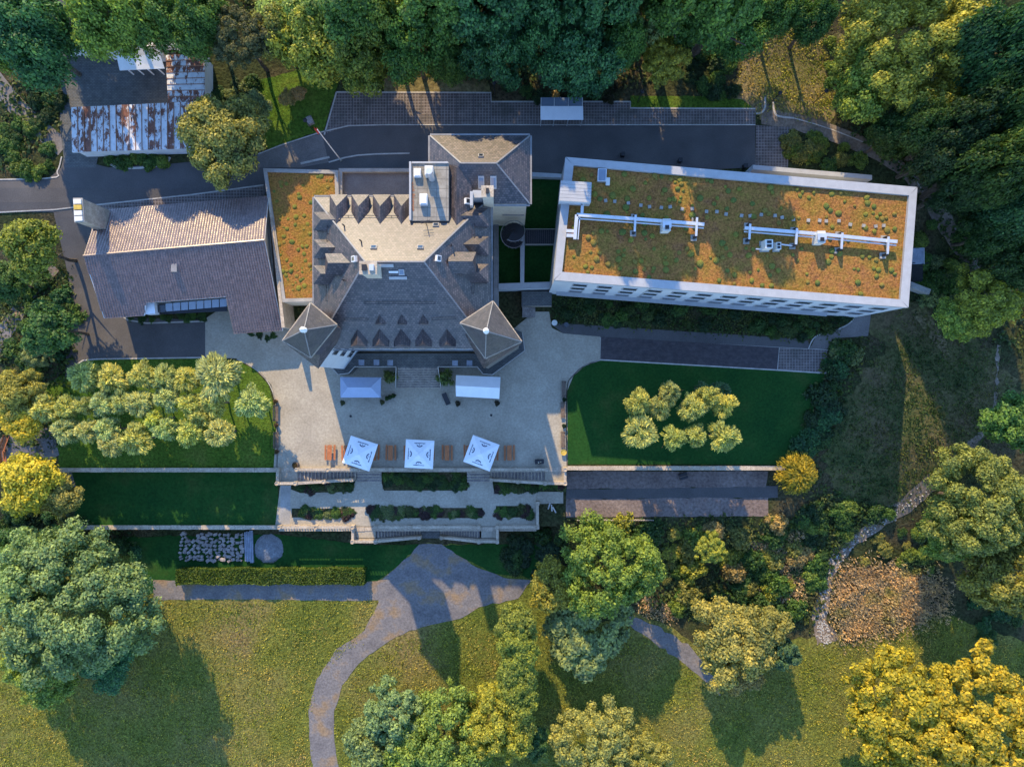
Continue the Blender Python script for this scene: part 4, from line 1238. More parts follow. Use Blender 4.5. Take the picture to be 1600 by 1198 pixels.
# spiral stair
sp = thing('spiral_stair', 'round dark steel spiral stair beside the castle wing', 'stair', G(801, 352))
cs = Q(801, 379, 6); z0 = terr(cs.x, cs.y) - .1
MB().tube((cs.x, cs.y, z0), (cs.x, cs.y, 9.4), .12, n=10).build('newel', M['darkmetal'], sp)
N = 30
for k in range(N):
    a = PI * .55 - k * 2 * PI * 1.6 / N; zt = z0 + .3 + (8.2 - z0) * k / N
    b = a - .36
    pts = [(cs.x + .1*math.cos(a), cs.y + .1*math.sin(a)), (cs.x + 1.6*math.cos(a), cs.y + 1.6*math.sin(a)), (cs.x + 1.6*math.cos(b), cs.y + 1.6*math.sin(b)), (cs.x + .1*math.cos(b), cs.y + .1*math.sin(b))]
    MB().prism(pts, zt, zt + .05).build('tread', M['darkmetal'], sp)
hr = MB(); prev = None
for k in range(N * 2 + 1):
    a = PI * .55 - k * PI * 1.6 / N; zt = z0 + 1.3 + (8.2 - z0) * k / (2 * N)
    p = Vector((cs.x + 1.65*math.cos(a), cs.y + 1.65*math.sin(a), zt))
    if prev is not None: hr.bar(prev, p, .07, .07)
    if k % 2 == 0: hr.bar(p - Vector((0, 0, 1.0)), p, .03, .03)
    prev = p
hr.build('handrail', M['lead'], sp)
MB().prism([W(785, 323, 8.4), W(819, 323, 8.4), W(819, 337, 8.4), W(785, 337, 8.4)], 8.2, 8.4).build('landing', M['concrete'], sp)
MB().box(W(793, 327, 9), 1.5, .8, 8.4, 8.5).build('landing_mat', M['unit'], sp)
for x in (785, 818):
    p = W(x, 322, 8.4); MB().bar((p.x, p.y, 1.5), (p.x, p.y, 8.2), .15, .15).build('post', M['darkmetal'], sp)
# little garden steps by the annex corner
gs_ = thing('garden_steps', 'short flight of stone steps below the castle east corner', 'steps', G(827, 487))
for k in range(6):
    x0 = 816 + k * 3.4
    z = .25 + (5 - k) * .17
    MB().prism([Q(x0, 480), Q(x0 + 3.3, 480), Q(x0 + 3.3, 496), Q(x0, 496)], -.1, z).build('step', M['steps'], gs_)
slabwall('stone edged landing above the short garden steps', [(815, 455), (862, 455), (862, 478), (815, 478)], -.1, 1.3, name='landing', mat='stone', cope='cobble', cat='landing')
pt = thing('glass_table', 'small round pale table beside the annex shrub bed', 'table', G(866, 505))
c = G(866, 505); MB().tube(c + Vector((0, 0, .7)), c + Vector((0, 0, .74)), .42, n=20).build('table_top', M['unit'], pt); MB().tube(c, c + Vector((0, 0, .7)), .05, n=8).build('leg', M['darkmetal'], pt)
c = G(884, 508); o = MB().tube(c, c + Vector((0, 0, .9)), .3, .34, n=14).build('waste_bin', M['darkmetal']); tag(o, 'dark round bin beside the annex shrub bed', 'bin')
MB().tube(c + Vector((0, 0, .9)), c + Vector((0, 0, .95)), .36, n=14).build('lid', M['glass'], o)

# ------------------------------------------------------------------ retaining walls, balustrades, stairs
def retain(label, x0, x1, py, ztop, zbot, w=.5):
    return wallrun('retaining_wall', label, [(x0, py), (x1, py)], zbot, ztop, w, 'stone', 'stone')
retain('long stone retaining wall with coping below the orchard lawn', 90, 432, 734, .25, -3.0)
retain('long stone retaining wall with coping below the tree dotted lawn', 886, 1226, 731, .25, -3.0)
retain('long stone retaining wall at the foot of the green terrace lawn', 116, 434, 823.5, -2.2, -5.6)
mb_b = None
def balustrade(label, pts, piers=4.5, h=.95, bottom=None, skip=False):
    """pts: world points at floor level"""
    o = thing('balustrade', label, 'balustrade', pts[0])
    for a, b in zip(pts[:-1], pts[1:]):
        L = (b - a).length; d = (b - a) / L
        MB().bar(a + Vector((0, 0, .09)), b + Vector((0, 0, .09)), .42, .2).build('base_rail', M['stone'], o)
        MB().bar(a + Vector((0, 0, h - .09)), b + Vector((0, 0, h - .09)), .38, .17).build('top_rail', M['stone'], o)
        n = max(2, int(L / .4)); m = MB()
        for k in range(n):
            p = a + d * (L * (k + .5) / n)
            m.lathe(p + Vector((0, 0, .19)), [(.07, 0), (.1, .06), (.11, .2), (.06, .38), (.055, .5), (.09, h - .37)], 6)
        tag(m.build('balusters', M['stone'], o), kind='stuff')
        k = max(1, round(L / piers))
        for i in range(k + 1):
            if (i == k and b is not pts[-1]) or (skip and i == 0 and a is pts[0]): continue
            p = a + d * (L * i / k)
            pr = MB().box(p, .52, .52, p.z - .1, p.z + h + .08).build('pier', M['stone'], o)
            MB().lathe(p + Vector((0, 0, h + .08)), [(.16, 0), (.12, .05), (.24, .22), (.27, .28), (.22, .28), (.2, .2)], 12).build('bowl', M['stone'], pr)
    if bottom is not None:
        for a, b in zip(pts[:-1], pts[1:]):
            lo = [Vector((p.x, p.y, bottom)) for p in (a, b)]
            d = (b - a); nrm = Vector((-d.y, d.x, 0)).normalized() * .24
            hi0, hi1 = a + Vector((0, 0, -.01)), b + Vector((0, 0, -.01))
            MB().hull8([lo[0] - nrm, lo[1] - nrm, lo[1] + nrm, lo[0] + nrm], [hi0 - nrm, hi1 - nrm, hi1 + nrm, hi0 + nrm]).build('plinth_wall', M['stone'], o)
    return o
def stairs(label, n, p0, p1, width_dir, width, z0, z1, zb, name='garden_stair'):
    o = thing(name, label, 'stairs', Vector((p0.x, p0.y, zb)))
    for k in range(n):
        a = p0.lerp(p1, k / n); b = p0.lerp(p1, (k + .97) / n)
        w = width_dir * width
        z = z0 + (z1 - z0) * (k + 1) / n
        pts = [a, b, b + w, a + w]
        st = MB().prism(pts, zb, z).build('step', M['steps'], o)
        e0 = a.lerp(b, .72); MB().prism([e0, b, b + w, e0 + w], z, z + .012).build('painted_lit_edge', M['stone'], st)  # lighter strip along the tread edge imitates the shading from step to step
    return o
down = Vector((0, -1, 0))
Z1, Z2 = -2.5, -5.0
# upper terrace
bw = Q(0, 732.2).y
retain('stone terrace wall below the parasols', 436, 882, 733.5, -.02, -2.8, .55)
def B(px, z=0.02, y=None):
    v = W(px, 733, z + .95); return Vector((v.x, bw if y is None else y, z))
balustrade('stone balustrade along the terrace edge behind parasols', [B(464), B(854)])
yo = W(0, 755, .9).y
xl0 = W(433.5, 0, .9).x; xr0 = W(883, 0, .9).x
balustrade('stone balustrade around the sunlit stair head', [Vector((xl0, bw, .02)), Vector((xl0, yo, .02)), Vector((W(465, 0).x, yo, .02)), Vector((W(551, 0, -1.4).x, W(0, 750, -.6).y, -1.75))], bottom=-2.8)
balustrade('stone balustrade around the stair head beside the soil beds', [Vector((xr0, bw, .02)), Vector((xr0, yo, .02)), Vector((W(851, 0).x, yo, .02)), Vector((W(768, 0, -1.4).x, W(0, 750, -.6).y, -1.75))], bottom=-2.8)
MB_ = MB().prism([Q(436, 736), Q(465, 736), Q(465, 752.5), Q(436, 752.5)], -2.7, 0.02)
o = MB_.build('stair_landing', M['gravel']); tag(o, kind='structure')
o = MB().prism([Q(851, 736), Q(880, 736), Q(880, 752.5), Q(851, 752.5)], -2.7, 0.02).build('stair_landing', M['gravel']); tag(o, kind='structure')
stairs('flight of stone steps descending from the sunlit terrace corner', 16, Q(465.3, 736), Q(552, 736), down, 16.3 * S, 0, -1.75, -2.7)
stairs('flight of stone steps descending beside the soil beds', 16, Q(850.7, 736), Q(766, 736), down, 16.3 * S, 0, -1.75, -2.7)
for a, b, lb in ((552, 592, 'sunlit'), (728, 766, 'shaded')):
    stairs('short steps at the foot of the %s terrace flight' % lb, 5, Q(a + .3, 737), Q(a + .3, 762), Vector((1, 0, 0)), (b - a - .6) * S, -1.75, -2.5, -2.7)
for x, lb in ((593.5, 'left of ivy bed'),):
    pass
# lower terrace
zc = Z1 + .03
def C(px, z=zc, py=823.5):
    v = W(px, py, z + .9); return Vector((v.x, v.y, z))
retain('stone wall below the lower gravel terrace', 436, 838, 826, -2.5, -5.6, .5)
balustrade('sunlit stone balustrade on the lower gravel terrace', [C(437), C(551)])
balustrade('stone balustrade between the two lower stair heads', [C(586), C(748)])
balustrade('stone balustrade around the shaded end of lower terrace', [C(777), C(840), C(840, py=786)])
ys = W(0, 846, -1.6).y
balustrade('stone balustrade guarding the sunlit lower stair', [C(551) + Vector((0, -.3, 0)), Vector((C(551).x, ys, zc)), Vector((C(587).x, ys, zc)), Vector((W(655, 0, -4).x, W(0, 842, -3).y, -4.9))], bottom=-5.6, skip=True)
balustrade('stone balustrade guarding the shaded lower stair', [C(777) + Vector((0, -.3, 0)), Vector((C(777).x, ys, zc)), Vector((C(748).x, ys, zc)), Vector((W(690, 0, -4).x, W(0, 842, -3).y, -4.9))], bottom=-5.6, skip=True)
yt = W(0, 826.5, -2.5).y; wdt = yt - ys - .35
for a, b in ((552, 586), (749, 776)):
    xa, xb = C(a).x + .25, C(b).x - .1
    o = MB().prism([(xa, yt), (xb, yt), (xb, yt - wdt), (xa, yt - wdt)], -5.6, zc).build('stair_landing', M['gravel']); tag(o, kind='structure')
stairs('stone steps descending from the sunlit lower landing', 15, Vector((C(586).x, yt, 0)), Vector((W(657, 0, -5).x, yt, 0)), down, wdt, -2.5, -5.05, -5.6)
stairs('stone steps descending from the shaded lower landing', 15, Vector((C(749).x, yt, 0)), Vector((W(688, 0, -5).x, yt, 0)), down, wdt, -2.5, -5.05, -5.6)
o = MB().prism([(W(657, 0, -5).x + .05, yt), (W(688, 0, -5).x - .05, yt), (W(688, 0, -5).x - .05, yt - wdt - .6), (W(657, 0, -5).x + .05, yt - wdt - .6)], -5.6, -5.04).build('stair_foot', M['cobble']); tag(o, kind='structure')
path('cobble_strip', [(447, 758), (445, 822)], 1.5, M['concrete'], .056, smooth=0)
path('stone_steps', [(100, 738), (108, 762)], 2.0, M['cobble'], .06, smooth=0)

# ------------------------------------------------------------------ terrace furniture
def parasol(px, py, rot, label):
    c = W(px, py, 2.7); root = thing('parasol', label, 'parasol', Vector((c.x, c.y, .06)), 'parasols on the terrace', rz=rot)
    ORG[root.name] = Vector((0, 0, 0))
    s = 2.03; zb = 2.45; za = 3.0
    m = MB(); cor = [Vector((-s, -s, zb)), Vector((s, -s, zb)), Vector((s, s, zb)), Vector((-s, s, zb))]; ap = Vector((0, 0, za))
    for i in range(4):
        a, b = cor[i], cor[(i+1) % 4]
        a2, b2 = a.lerp(ap, .72) , b.lerp(ap, .72)
        m.poly([a, b, b2, a2]); m.poly([a2, b2, ap + Vector((0, 0, .06))])
        m.poly([a, a - Vector((0, 0, .22)), b - Vector((0, 0, .22)), b])
    can_ = m.build('canopy', M['canvas'], root, fix=False)
    MB().tube((0, 0, 0), (0, 0, za + .15), .05, n=10).build('pole', M['steel'], root)
    MB().box((0, 0), .9, .9, 0, .12).build('base', M['concrete'], root)
    for i in range(4):
        a, b = cor[i], cor[(i+1) % 4]
        rb = MB(); rb.bar(Vector((0, 0, 2.3)), a * .97 + Vector((0, 0, -.03)), .04, .04); rb.build('rib', M['steel'], root)
        mid = (a + b) / 2; u = (b - a).normalized(); v = (ap - mid).normalized(); n = u.cross(v)
        if n.z < 0: n = -n
        O = mid + v * .42 + n * .012
        mk = MB(); arc = MB(); dot = MB()
        for k in range(11):       # a line of small illegible lettering
            x = -.78 + k * .145; hgt = random.choice((.10, .13, .17))
            mk.poly([O + u*x, O + u*(x + .11), O + u*(x + .11) + v*hgt, O + u*x + v*hgt])
        O2 = O + v * .16
        for k in range(10):       # the arc above it
            t0, t1 = PI * (.14 + .072 * k), PI * (.14 + .072 * (k + 1))
            r0, r1 = .33, .49
            arc.poly([O2 + u*r*math.cos(t) + v*r*math.sin(t)*.95 for r, t in ((r0, t0), (r1, t0), (r1, t1), (r0, t1))])
        dot.poly([O2 + u*.07*math.cos(t) + v*(.16 + .07*math.sin(t)) for t in (0, 1.05, 2.1, 3.14, 4.2, 5.2)])
        tag(mk.build('printed_lettering', M['print'], can_, fix=False), kind='stuff')
        arc.build('printed_arc', M['print'], can_, fix=False); dot.build('printed_dot', M['print'], can_, fix=False)
parasol(562, 708.5, R(-18), 'half sunlit white square parasol with navy emblems')
parasol(655, 709.5, R(-3), 'white square parasol with navy emblems set straight to the balustrade')
parasol(752, 708, R(-20.5), 'white square parasol turned askew with its pole fully in the shade')

def beer_proto():
    t = thing('beer_table', 'orange wooden beer table on the gravel terrace', 'table', (0, 0, 0), 'beer tables'); ORG[t.name] = Vector((0, 0, 0))
    for k in (-1, 0, 1): MB().box((k * .225, 0), .215, 2.2, .73, .77).build('board', M['wood'], t)
    for y in (-.8, .8):
        f = MB(); f.bar((-.28, y, 0), (-.28, y, .72), .04, .04); f.bar((.28, y, 0), (.28, y, .72), .04, .04); f.bar((-.28, y, .35), (.28, y, .35), .04, .04); f.build('leg_frame', M['darkmetal'], t)
    b = thing('beer_bench', 'orange wooden beer bench beside its table', 'bench', (0, 0, 0), 'beer benches'); ORG[b.name] = Vector((0, 0, 0))
    MB().box((0, 0), .27, 2.2, .44, .48).build('seat', M['wood'], b)
    for y in (-.8, .8):
        f = MB(); f.bar((-.1, y, 0), (-.1, y, .43), .04, .04); f.bar((.1, y, 0), (.1, y, .43), .04, .04); f.build('leg_frame', M['darkmetal'], b)
    return t, b
bt, bb = beer_proto()
first = True
for x in (517, 543, 586, 611.5, 640, 671, 699.3, 733, 771, 796):
    sunny = x < 530
    c = G(x, 706.5 if not sunny else 706); rz = random.uniform(-.03, .03)
    t = bt if first else copy_tree(bt)
    t.location = (c.x, c.y, c.z + .06); t.rotation_euler = (0, 0, rz)
    for sgn in (-1, 1):
        b = bb if (first and sgn == -1) else copy_tree(bb)
        b.location = (c.x + sgn * (.62 + random.uniform(0, .05)), c.y + random.uniform(-.05, .05), c.z + .06); b.rotation_euler = (0, 0, rz + random.uniform(-.02, .02))
    first = False

def tent(label, pix, zt, zr, mat, hip, group=None):
    """pix: four eave corners; hip: ridge inset along x as fraction"""
    c = [W(x, y, zt) for x, y in pix]
    o = thing('market_tent', label, 'tent', Vector((sum(v.x for v in c)/4, sum(v.y for v in c)/4, .06)))
    a, b, d, e_ = c    # NW NE SE SW
    l = (a + e_) / 2; r = (b + d) / 2
    rl = l.lerp(r, hip); rr = r.lerp(l, hip); rl.z = rr.z = zr
    m = MB(); m.poly([b, a, rl, rr]); m.poly([e_, d, rr, rl]); m.poly([a, e_, rl]); m.poly([d, b, rr])
    for p, q in ((a, b), (b, d), (d, e_), (e_, a)): m.poly([p, q, q - Vector((0, 0, .3)), p - Vector((0, 0, .3))])
    m.build('canopy', M[mat], o, fix=False)
    cm = sum(c, Vector()) / 4
    for v in c:
        p = v + (cm - v) * .04; MB().bar((p.x, p.y, .06), (p.x, p.y, zt - .02), .09, .09).build('leg', M['steel'], o)
    MB().bar((l.x + .1, l.y, zr - .12), (r.x - .1, r.y, zr - .12), .05, .05).build('ridge_bar', M['steel'], o) if hip < .05 else None
    x0, x1 = (l.x * .8 + r.x * .2), (l.x * .2 + r.x * .8); y = (a.y + e_.y) / 2
    MB().box(((x0 + x1) / 2, e_.y + .5), x1 - x0, .6, .06, 1.0).build('counter', M['greywood'], o)
    return o
tent('blue grey market tent with hipped roof near the stone steps', [(531.5, 589), (595, 589.5), (594.5, 621), (532, 621)], 2.3, 3.1, 'bluecanvas', .22)
tent('white market tent with ridge roof and scalloped ends', [(712.5, 586), (782, 589), (780, 623), (712.5, 619)], 2.3, 3.0, 'canvas', .0)

def bench(px, py, rz, label, group, mat='greywood', L=2.4):
    c = G(px, py); o = thing('garden_bench', label, 'bench', c, group, rz); ORG[o.name] = Vector((0, 0, 0))
    for k in range(4): MB().box((0, -.2 + k * .13), L, .11, .43, .47).build('seat_slat', M[mat], o)
    for k in range(3): MB().bar((-L/2, .3 + k*.03, .58 + k * .14), (L/2, .3 + k*.03, .58 + k * .14), .03, .11).build('back_slat', M[mat], o)
    for x in (-L*.4, L*.4):
        m = MB(); m.bar((x, -.2, 0), (x, -.2, .43), .08, .08); m.bar((x, .25, 0), (x, .38, .95), .08, .08); m.bar((x, -.22, .4), (x, .28, .4), .08, .06); m.build('leg', M['darkmetal'], o)
for y in (645, 687): bench(433.5 if y == 645 else 434, y, R(90), 'brown slatted bench between pots on the orchard lawn edge', 'benches facing the tents')
for y in (607.5, 640, 686): bench(880 if y < 610 else 878.5, y, R(-90), 'brown slatted bench along the edge of the shaded lawn', 'benches along the shaded lawn')
bench(11, 692, R(70), 'red brown bench in the small clearing under yellow trees', 'clearing benches', 'wood')
bench(10, 712, R(95), 'red brown bench at the mouth of the small clearing', 'clearing benches', 'wood')

# ------------------------------------------------------------------ foliage meshes
def leaf_mesh(name, pos_, nrm, size, aspect=1.7, dirv=None, seed=0, mat='leaf'):
    rng = np.random.default_rng(seed)
    n = len(pos_)
    nrm = nrm / (np.linalg.norm(nrm, axis=1, keepdims=True) + 1e-9)
    t = rng.normal(size=(n, 3)) if dirv is None else dirv + rng.normal(size=(n, 3)) * .25
    t = t - nrm * np.sum(t * nrm, axis=1, keepdims=True)
    t /= (np.linalg.norm(t, axis=1, keepdims=True) + 1e-9)
    b = np.cross(nrm, t)
    s = size[:, None]
    bend = nrm * s * .18
    v = np.empty((n, 4, 3))
    v[:, 0] = pos_ - t * s * aspect / 2 - bend
    v[:, 1] = pos_ + b * s / 2 + t * s * .1
    v[:, 2] = pos_ + t * s * aspect / 2 - bend
    v[:, 3] = pos_ - b * s / 2 + t * s * .1
    me = bpy.data.meshes.new(name)
    me.vertices.add(n * 4); me.loops.add(n * 4); me.polygons.add(n)
    me.vertices.foreach_set('co', v.reshape(-1).astype(np.float32))
    me.loops.foreach_set('vertex_index', np.arange(n * 4, dtype=np.int32))
    me.polygons.foreach_set('loop_start', np.arange(0, n * 4, 4, dtype=np.int32))
    me.polygons.foreach_set('loop_total', np.full(n, 4, dtype=np.int32))
    me.update(calc_edges=True)
    me.materials.append(M[mat])
    return me

def unit(rng, n):
    d = rng.normal(size=(n, 3)); return d / np.linalg.norm(d, axis=1, keepdims=True)

def crown(name, Rr, hz, nl, n, leaf, seed, lob=(.22, .38), flat=1.0, low=-.35, core=.12, aspect=1.7, spray=False, mat='leaf', fill=.78):
    """leaves on many lobes spread through a dome of radius Rr and half height hz, centred on the origin"""
    rng = np.random.default_rng(seed)
    d = unit(rng, nl * 4); d = d[d[:, 2] > low][:nl]
    rad = rng.uniform(.45, 1.0, len(d)) ** .6
    lc = d * np.array([Rr, Rr, hz]) * fill * rad[:, None]
    lc[:, :2] *= 1 + .18 * np.sin(np.arctan2(d[:, 1], d[:, 0]) * 3 + seed)[:, None]
    lr = Rr * rng.uniform(lob[0], lob[1], len(d))
    pr = lr ** 2 / np.sum(lr ** 2)
    idx = rng.choice(len(d), size=n, p=pr)
    u = unit(rng, n); u[:, 2] = np.where(u[:, 2] < -.4, -u[:, 2], u[:, 2])
    rr = rng.uniform(.62, 1.12, n)
    ins_ = rng.random(n) < core; rr[ins_] = rng.uniform(.2, .7, ins_.sum())
    p = lc[idx] + u * (lr[idx] * rr)[:, None] * np.array([1, 1, flat])
    nr = u + rng.normal(size=(n, 3)) * .45 + np.array([0, 0, .35])
    sz = leaf * rng.uniform(.6, 1.35, n)
    dv = None
    if spray:
        rad_ = lc[idx] + u * lr[idx][:, None]; rad_ = rad_.copy(); rad_[:, 2] = np.abs(rad_[:, 2]) * .4
        dv = rad_ / (np.linalg.norm(rad_, axis=1, keepdims=True) + 1e-6)
        nr = np.cross(dv, unit(rng, n)); nr[:, 2] = np.abs(nr[:, 2]) + .3
    return leaf_mesh(name, p, nr, sz, aspect, dv, seed, mat)

def trunk_mesh(seed, limbs=6):
    """unit tree skeleton: height 1, limbs into the crown"""
    rnd = random.Random(seed); m = MB()
    p = Vector((0, 0, -.02)); r = .03
    tops = []
    for k in range(4):
        q = p + Vector((rnd.uniform(-.02, .02), rnd.uniform(-.02, .02), .16)); r2 = r * .82
        m.tube(p, q, r, r2, 7, cap=(k == 0)); p, r = q, r2
        if k >= 1:
            for i in range(limbs // 3):
                a = rnd.uniform(0, 2 * PI); L = rnd.uniform(.16, .3)
                e_ = p + Vector((math.cos(a) * L, math.sin(a) * L, L * rnd.uniform(.5, 1.0)))
                m.tube(p, e_, r * .6, r * .15, 5)
    me = m.mesh('trunk'); me.materials.append(M['bark']); return me

TR = [trunk_mesh(1), trunk_mesh(2), trunk_mesh(3, 9)]
CR = {
 'big':   [(7.0, 5.0, crown('crown', 7.0, 5.0, 110, 26000, .27, s, lob=(.12, .27), fill=.84)) for s in (11, 12, 13, 14)],
 'tall':  [(5.0, 10.0, crown('crown', 5.0, 10.0, 130, 26000, .29, s, lob=(.14, .30), fill=.86, low=-.8)) for s in (15, 16, 17)],
 'fine':  [(7.0, 4.6, crown('crown', 7.0, 4.6, 190, 30000, .22, s, lob=(.08, .17), fill=.92)) for s in (21, 22)],
 'huge':  [(11.0, 7.0, crown('crown', 11.0, 7.0, 230, 64000, .26, s, lob=(.07, .17), fill=.92)) for s in (25,)],
 'lobed': [(7.0, 4.2, crown('crown', 7.0, 4.2, 80, 24000, .26, s, lob=(.12, .24), flat=.6, fill=.9, low=-.1)) for s in (31, 32)],
 'mid':   [(4.0, 3.4, crown('crown', 4.0, 3.4, 80, 12000, .23, s, lob=(.14, .28), fill=.84)) for s in (41, 42, 43)],
 'round': [(4.0, 3.2, crown('crown', 4.0, 3.2, 150, 15000, .20, s, lob=(.10, .18), fill=.9)) for s in (51, 52)],
 'orchard': [(2.2, 1.9, crown('crown', 2.2, 1.9, 60, 3600, .14, s, lob=(.14, .28), spray=True, aspect=3.4, fill=.88, core=.2)) for s in (61, 62, 63, 64)],
 'conifer': [(2.5, 3.5, crown('crown', 2.5, 3.5, 90, 7000, .17, s, lob=(.12, .22), fill=.85)) for s in (71,)],
 'airy':  [(7.0, 4.2, crown('crown', 7.0, 4.2, 150, 28000, .25, s, lob=(.08, .16), flat=.6, fill=1.0, low=-.05, core=.05)) for s in (81, 82)],
}
SHR = [crown('shrub', 1.3, 1.0, 30, 1900, .15, s, low=0.0, lob=(.22, .42), fill=.85) for s in (91, 92, 93, 94)]
SHRF = [crown('shrub', 1.3, .8, 34, 1900, .12, s, low=0.0, lob=(.2, .34), fill=.85) for s in (95, 96)]

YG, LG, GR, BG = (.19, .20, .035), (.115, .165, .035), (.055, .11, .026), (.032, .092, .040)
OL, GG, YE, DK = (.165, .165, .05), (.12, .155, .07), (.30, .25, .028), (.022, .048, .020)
BGL, DG, OR, GOLD = (.11, .16, .075), (.034, .075, .022), (.24, .18, .08), (.24, .20, .02)
_k = [0]
def tree(px, py, rpx, h, style, color, label, group=None, name='deciduous_tree', sq=1.0, crz=None, rot=None):
    _k[0] += 1; i = _k[0]
    R0, hz0, me = CR[style][i % len(CR[style])]
    # crown centre height from an estimate of its size, then the real plan position
    rw = rpx * S * .88
    sc = rw / R0; sz = crz if crz else max(sc * random.uniform(.9, 1.1), (.42 * h if style in ('big', 'fine', 'lobed', 'huge') else 0) / hz0)
    half = hz0 * sz
    half = min(half, h * .46); sz = half / hz0
    zg = 0.0
    for _ in range(4):
        zc_ = zg + h - half
        p = W(px, py, zc_ + half * .35); zg = terr(p.x, p.y)
    rw = rpx * S * (H - zc_) / H; sc = rw / R0
    root = thing(name, label, 'tree', Vector((p.x, p.y, zg)), group)
    c = link('crown', me, root); c.location = (0, 0, h - half); c.scale = (sc, sc * sq, sz)
    c.rotation_euler = (0, 0, rot if rot is not None else random.uniform(0, 2 * PI))
    v = random.uniform(.9, 1.12) * 1.8
    c.color = (color[0] * v * random.uniform(.93, 1.07), color[1] * v, color[2] * v * random.uniform(.9, 1.1), 1)
    t = link('trunk', TR[i % 3], root); k = (h - half * .4)
    t.scale = (k * .9, k * .9, k * 1.15); t.rotation_euler = (0, 0, random.uniform(0, 6))
    return root

def shrub(px, py, rpx, color, label, group, hk=1.0, fine=False, name='shrub', dz=0.0):
    c = G(px, py)
    me = random.choice(SHRF if fine else SHR)
    o = link(name, me)
    o.location = (c.x, c.y, c.z + dz - .05); s_ = rpx * S / 1.3
    o.scale = (s_ * random.uniform(.9, 1.1), s_ * random.uniform(.9, 1.1), s_ * hk)
    o.rotation_euler = (0, 0, random.uniform(0, 6.28))
    v = random.uniform(.85, 1.15) * 1.35
    o.color = (color[0] * v, color[1] * v, color[2] * v, 1)
    return tag(o, label, 'shrub', group)

# ---- woods behind the yard and the parking bays
wt = 'woodland trees behind the road'
tree(38, 55, 72, 16, 'big', BG, 'tall blue green tree beside the cobbled yard', name='deciduous_tree')
tree(10, 60, 45, 15, 'big', LG, 'paler green tree standing behind the tall blue green yard tree')
tree(165, 22, 62, 17, 'big', LG, 'yellow green tree overhanging the walled way into the wood')
tree(240, 22, 52, 13, 'big', GR, 'green tree whose branches hang over the white shed')
tree(305, 30, 52, 14, 'big', GR, 'green tree behind the rusted short garage')
tree(375, 55, 50, 12, 'airy', (.06, .062, .032), 'thin brownish tree with sparse foliage at the wood edge')
tree(345, 212, 72, 9.5, 'lobed', OL, 'broad olive tree leaning over the long garage roof')
tree(400, 165, 24, 4, 'mid', GG, 'small pale grey green tree beside the grass bank')
tree(485, 55, 70, 13, 'big', YG, 'large yellow green tree behind the grass bank')
tree(555, 70, 62, 13, 'big', (.10, .13, .028), 'large mid green tree at the corner of parking bays')
tree(430, 40, 45, 11, 'big', OL, 'olive tree between thin brownish tree and large yellow green tree')
for x, y, r_, h_, c_, w_ in ((645, 62, 58, 15, GR, 'above the middle parking bays'), (700, 92, 34, 11, GR, 'low over the last striped bays'), (775, 70, 56, 15, BG, 'with bluish foliage behind the lamp'), (905, 85, 64, 15, BG, 'with bluish foliage behind the bike shelter'), (850, 60, 50, 16, BG, 'deep in the wood left of the shelter glass'), (970, 60, 40, 15, GR, 'beside the small yellow tree'), (600, 20, 48, 16, LG, 'pale topped and deeper in the wood')):
    tree(x, y, r_, h_, 'big', c_, 'dense green tree ' + w_)
# tall trees of the wood, their tops beyond the upper edge of the picture
def tree_at(X, Y, rw, h, color, label, group):
    _k[0] += 1
    R0, hz0, me = CR['tall'][_k[0] % 3]; zg = terr(X, Y)
    root = thing('deciduous_tree', label, 'tree', Vector((X, Y, zg)), group)
    half = h * .44
    c = link('crown', me, root); c.location = (0, 0, h - half); c.scale = (rw / R0, rw / R0, half / hz0); c.rotation_euler = (0, 0, random.uniform(0, 6.28))
    v = random.uniform(.9, 1.12) * 1.8; c.color = (color[0] * v, color[1] * v, color[2] * v, 1)
    t = link('trunk', TR[_k[0] % 3], root); t.scale = (h * .7, h * .7, h * .8)
for X, h_, c_ in ((-30, 11, LG), (-25, 14, LG), (-20, 21, GR), (-9, 24, GR), (-4, 24.5, BG), (1, 29, BG), (6, 33, BG), (11, 34.5, BG), (20, 34, GR), (26, 32, GR)):
    tree_at(X, 47.4 + random.uniform(-.6, .8), 4.5, h_, c_, 'very tall tree of the wood with its top above the road trees', 'tallest woodland trees')
for X, h_ in ((-62, 15), (-26, 17), (-12, 25), (-5, 26), (2, 29), (9, 30), (22, 31), (45, 27), (56, 24), (66, 24), (74, 24)):
    tree_at(X, 61.5 + random.uniform(-1.5, 1.5), 5.6, h_, random.choice((GR, BG, LG)), 'tall tree deep in the wood behind the road trees', 'deep woodland trees')
tree(1010, 20, 42, 13, 'fine', GG, 'grey green tree behind the small yellow tree')
tree(1040, 92, 40, 9, 'round', (.20, .19, .03), 'small bright yellow green tree behind the parking bays')
for x, y, r_, c_ in ((1090, 15, 50, GR), (1145, 30, 58, GR), (1220, 10, 45, GR), (1275, 25, 34, DG)):
    tree(x, y, r_, random.uniform(11, 13), 'big', c_, 'green tree at the back of the dry grass clearing', 'trees around the clearing')
tree(1440, 65, 118, 17, 'huge', YG, 'huge sunlit yellow green tree beside the clearing', sq=.82, rot=0)
tree(1365, 125, 60, 12, 'big', LG, 'green lower tree in front of the huge yellow green tree')
wd = 'dark wood beyond the annex'
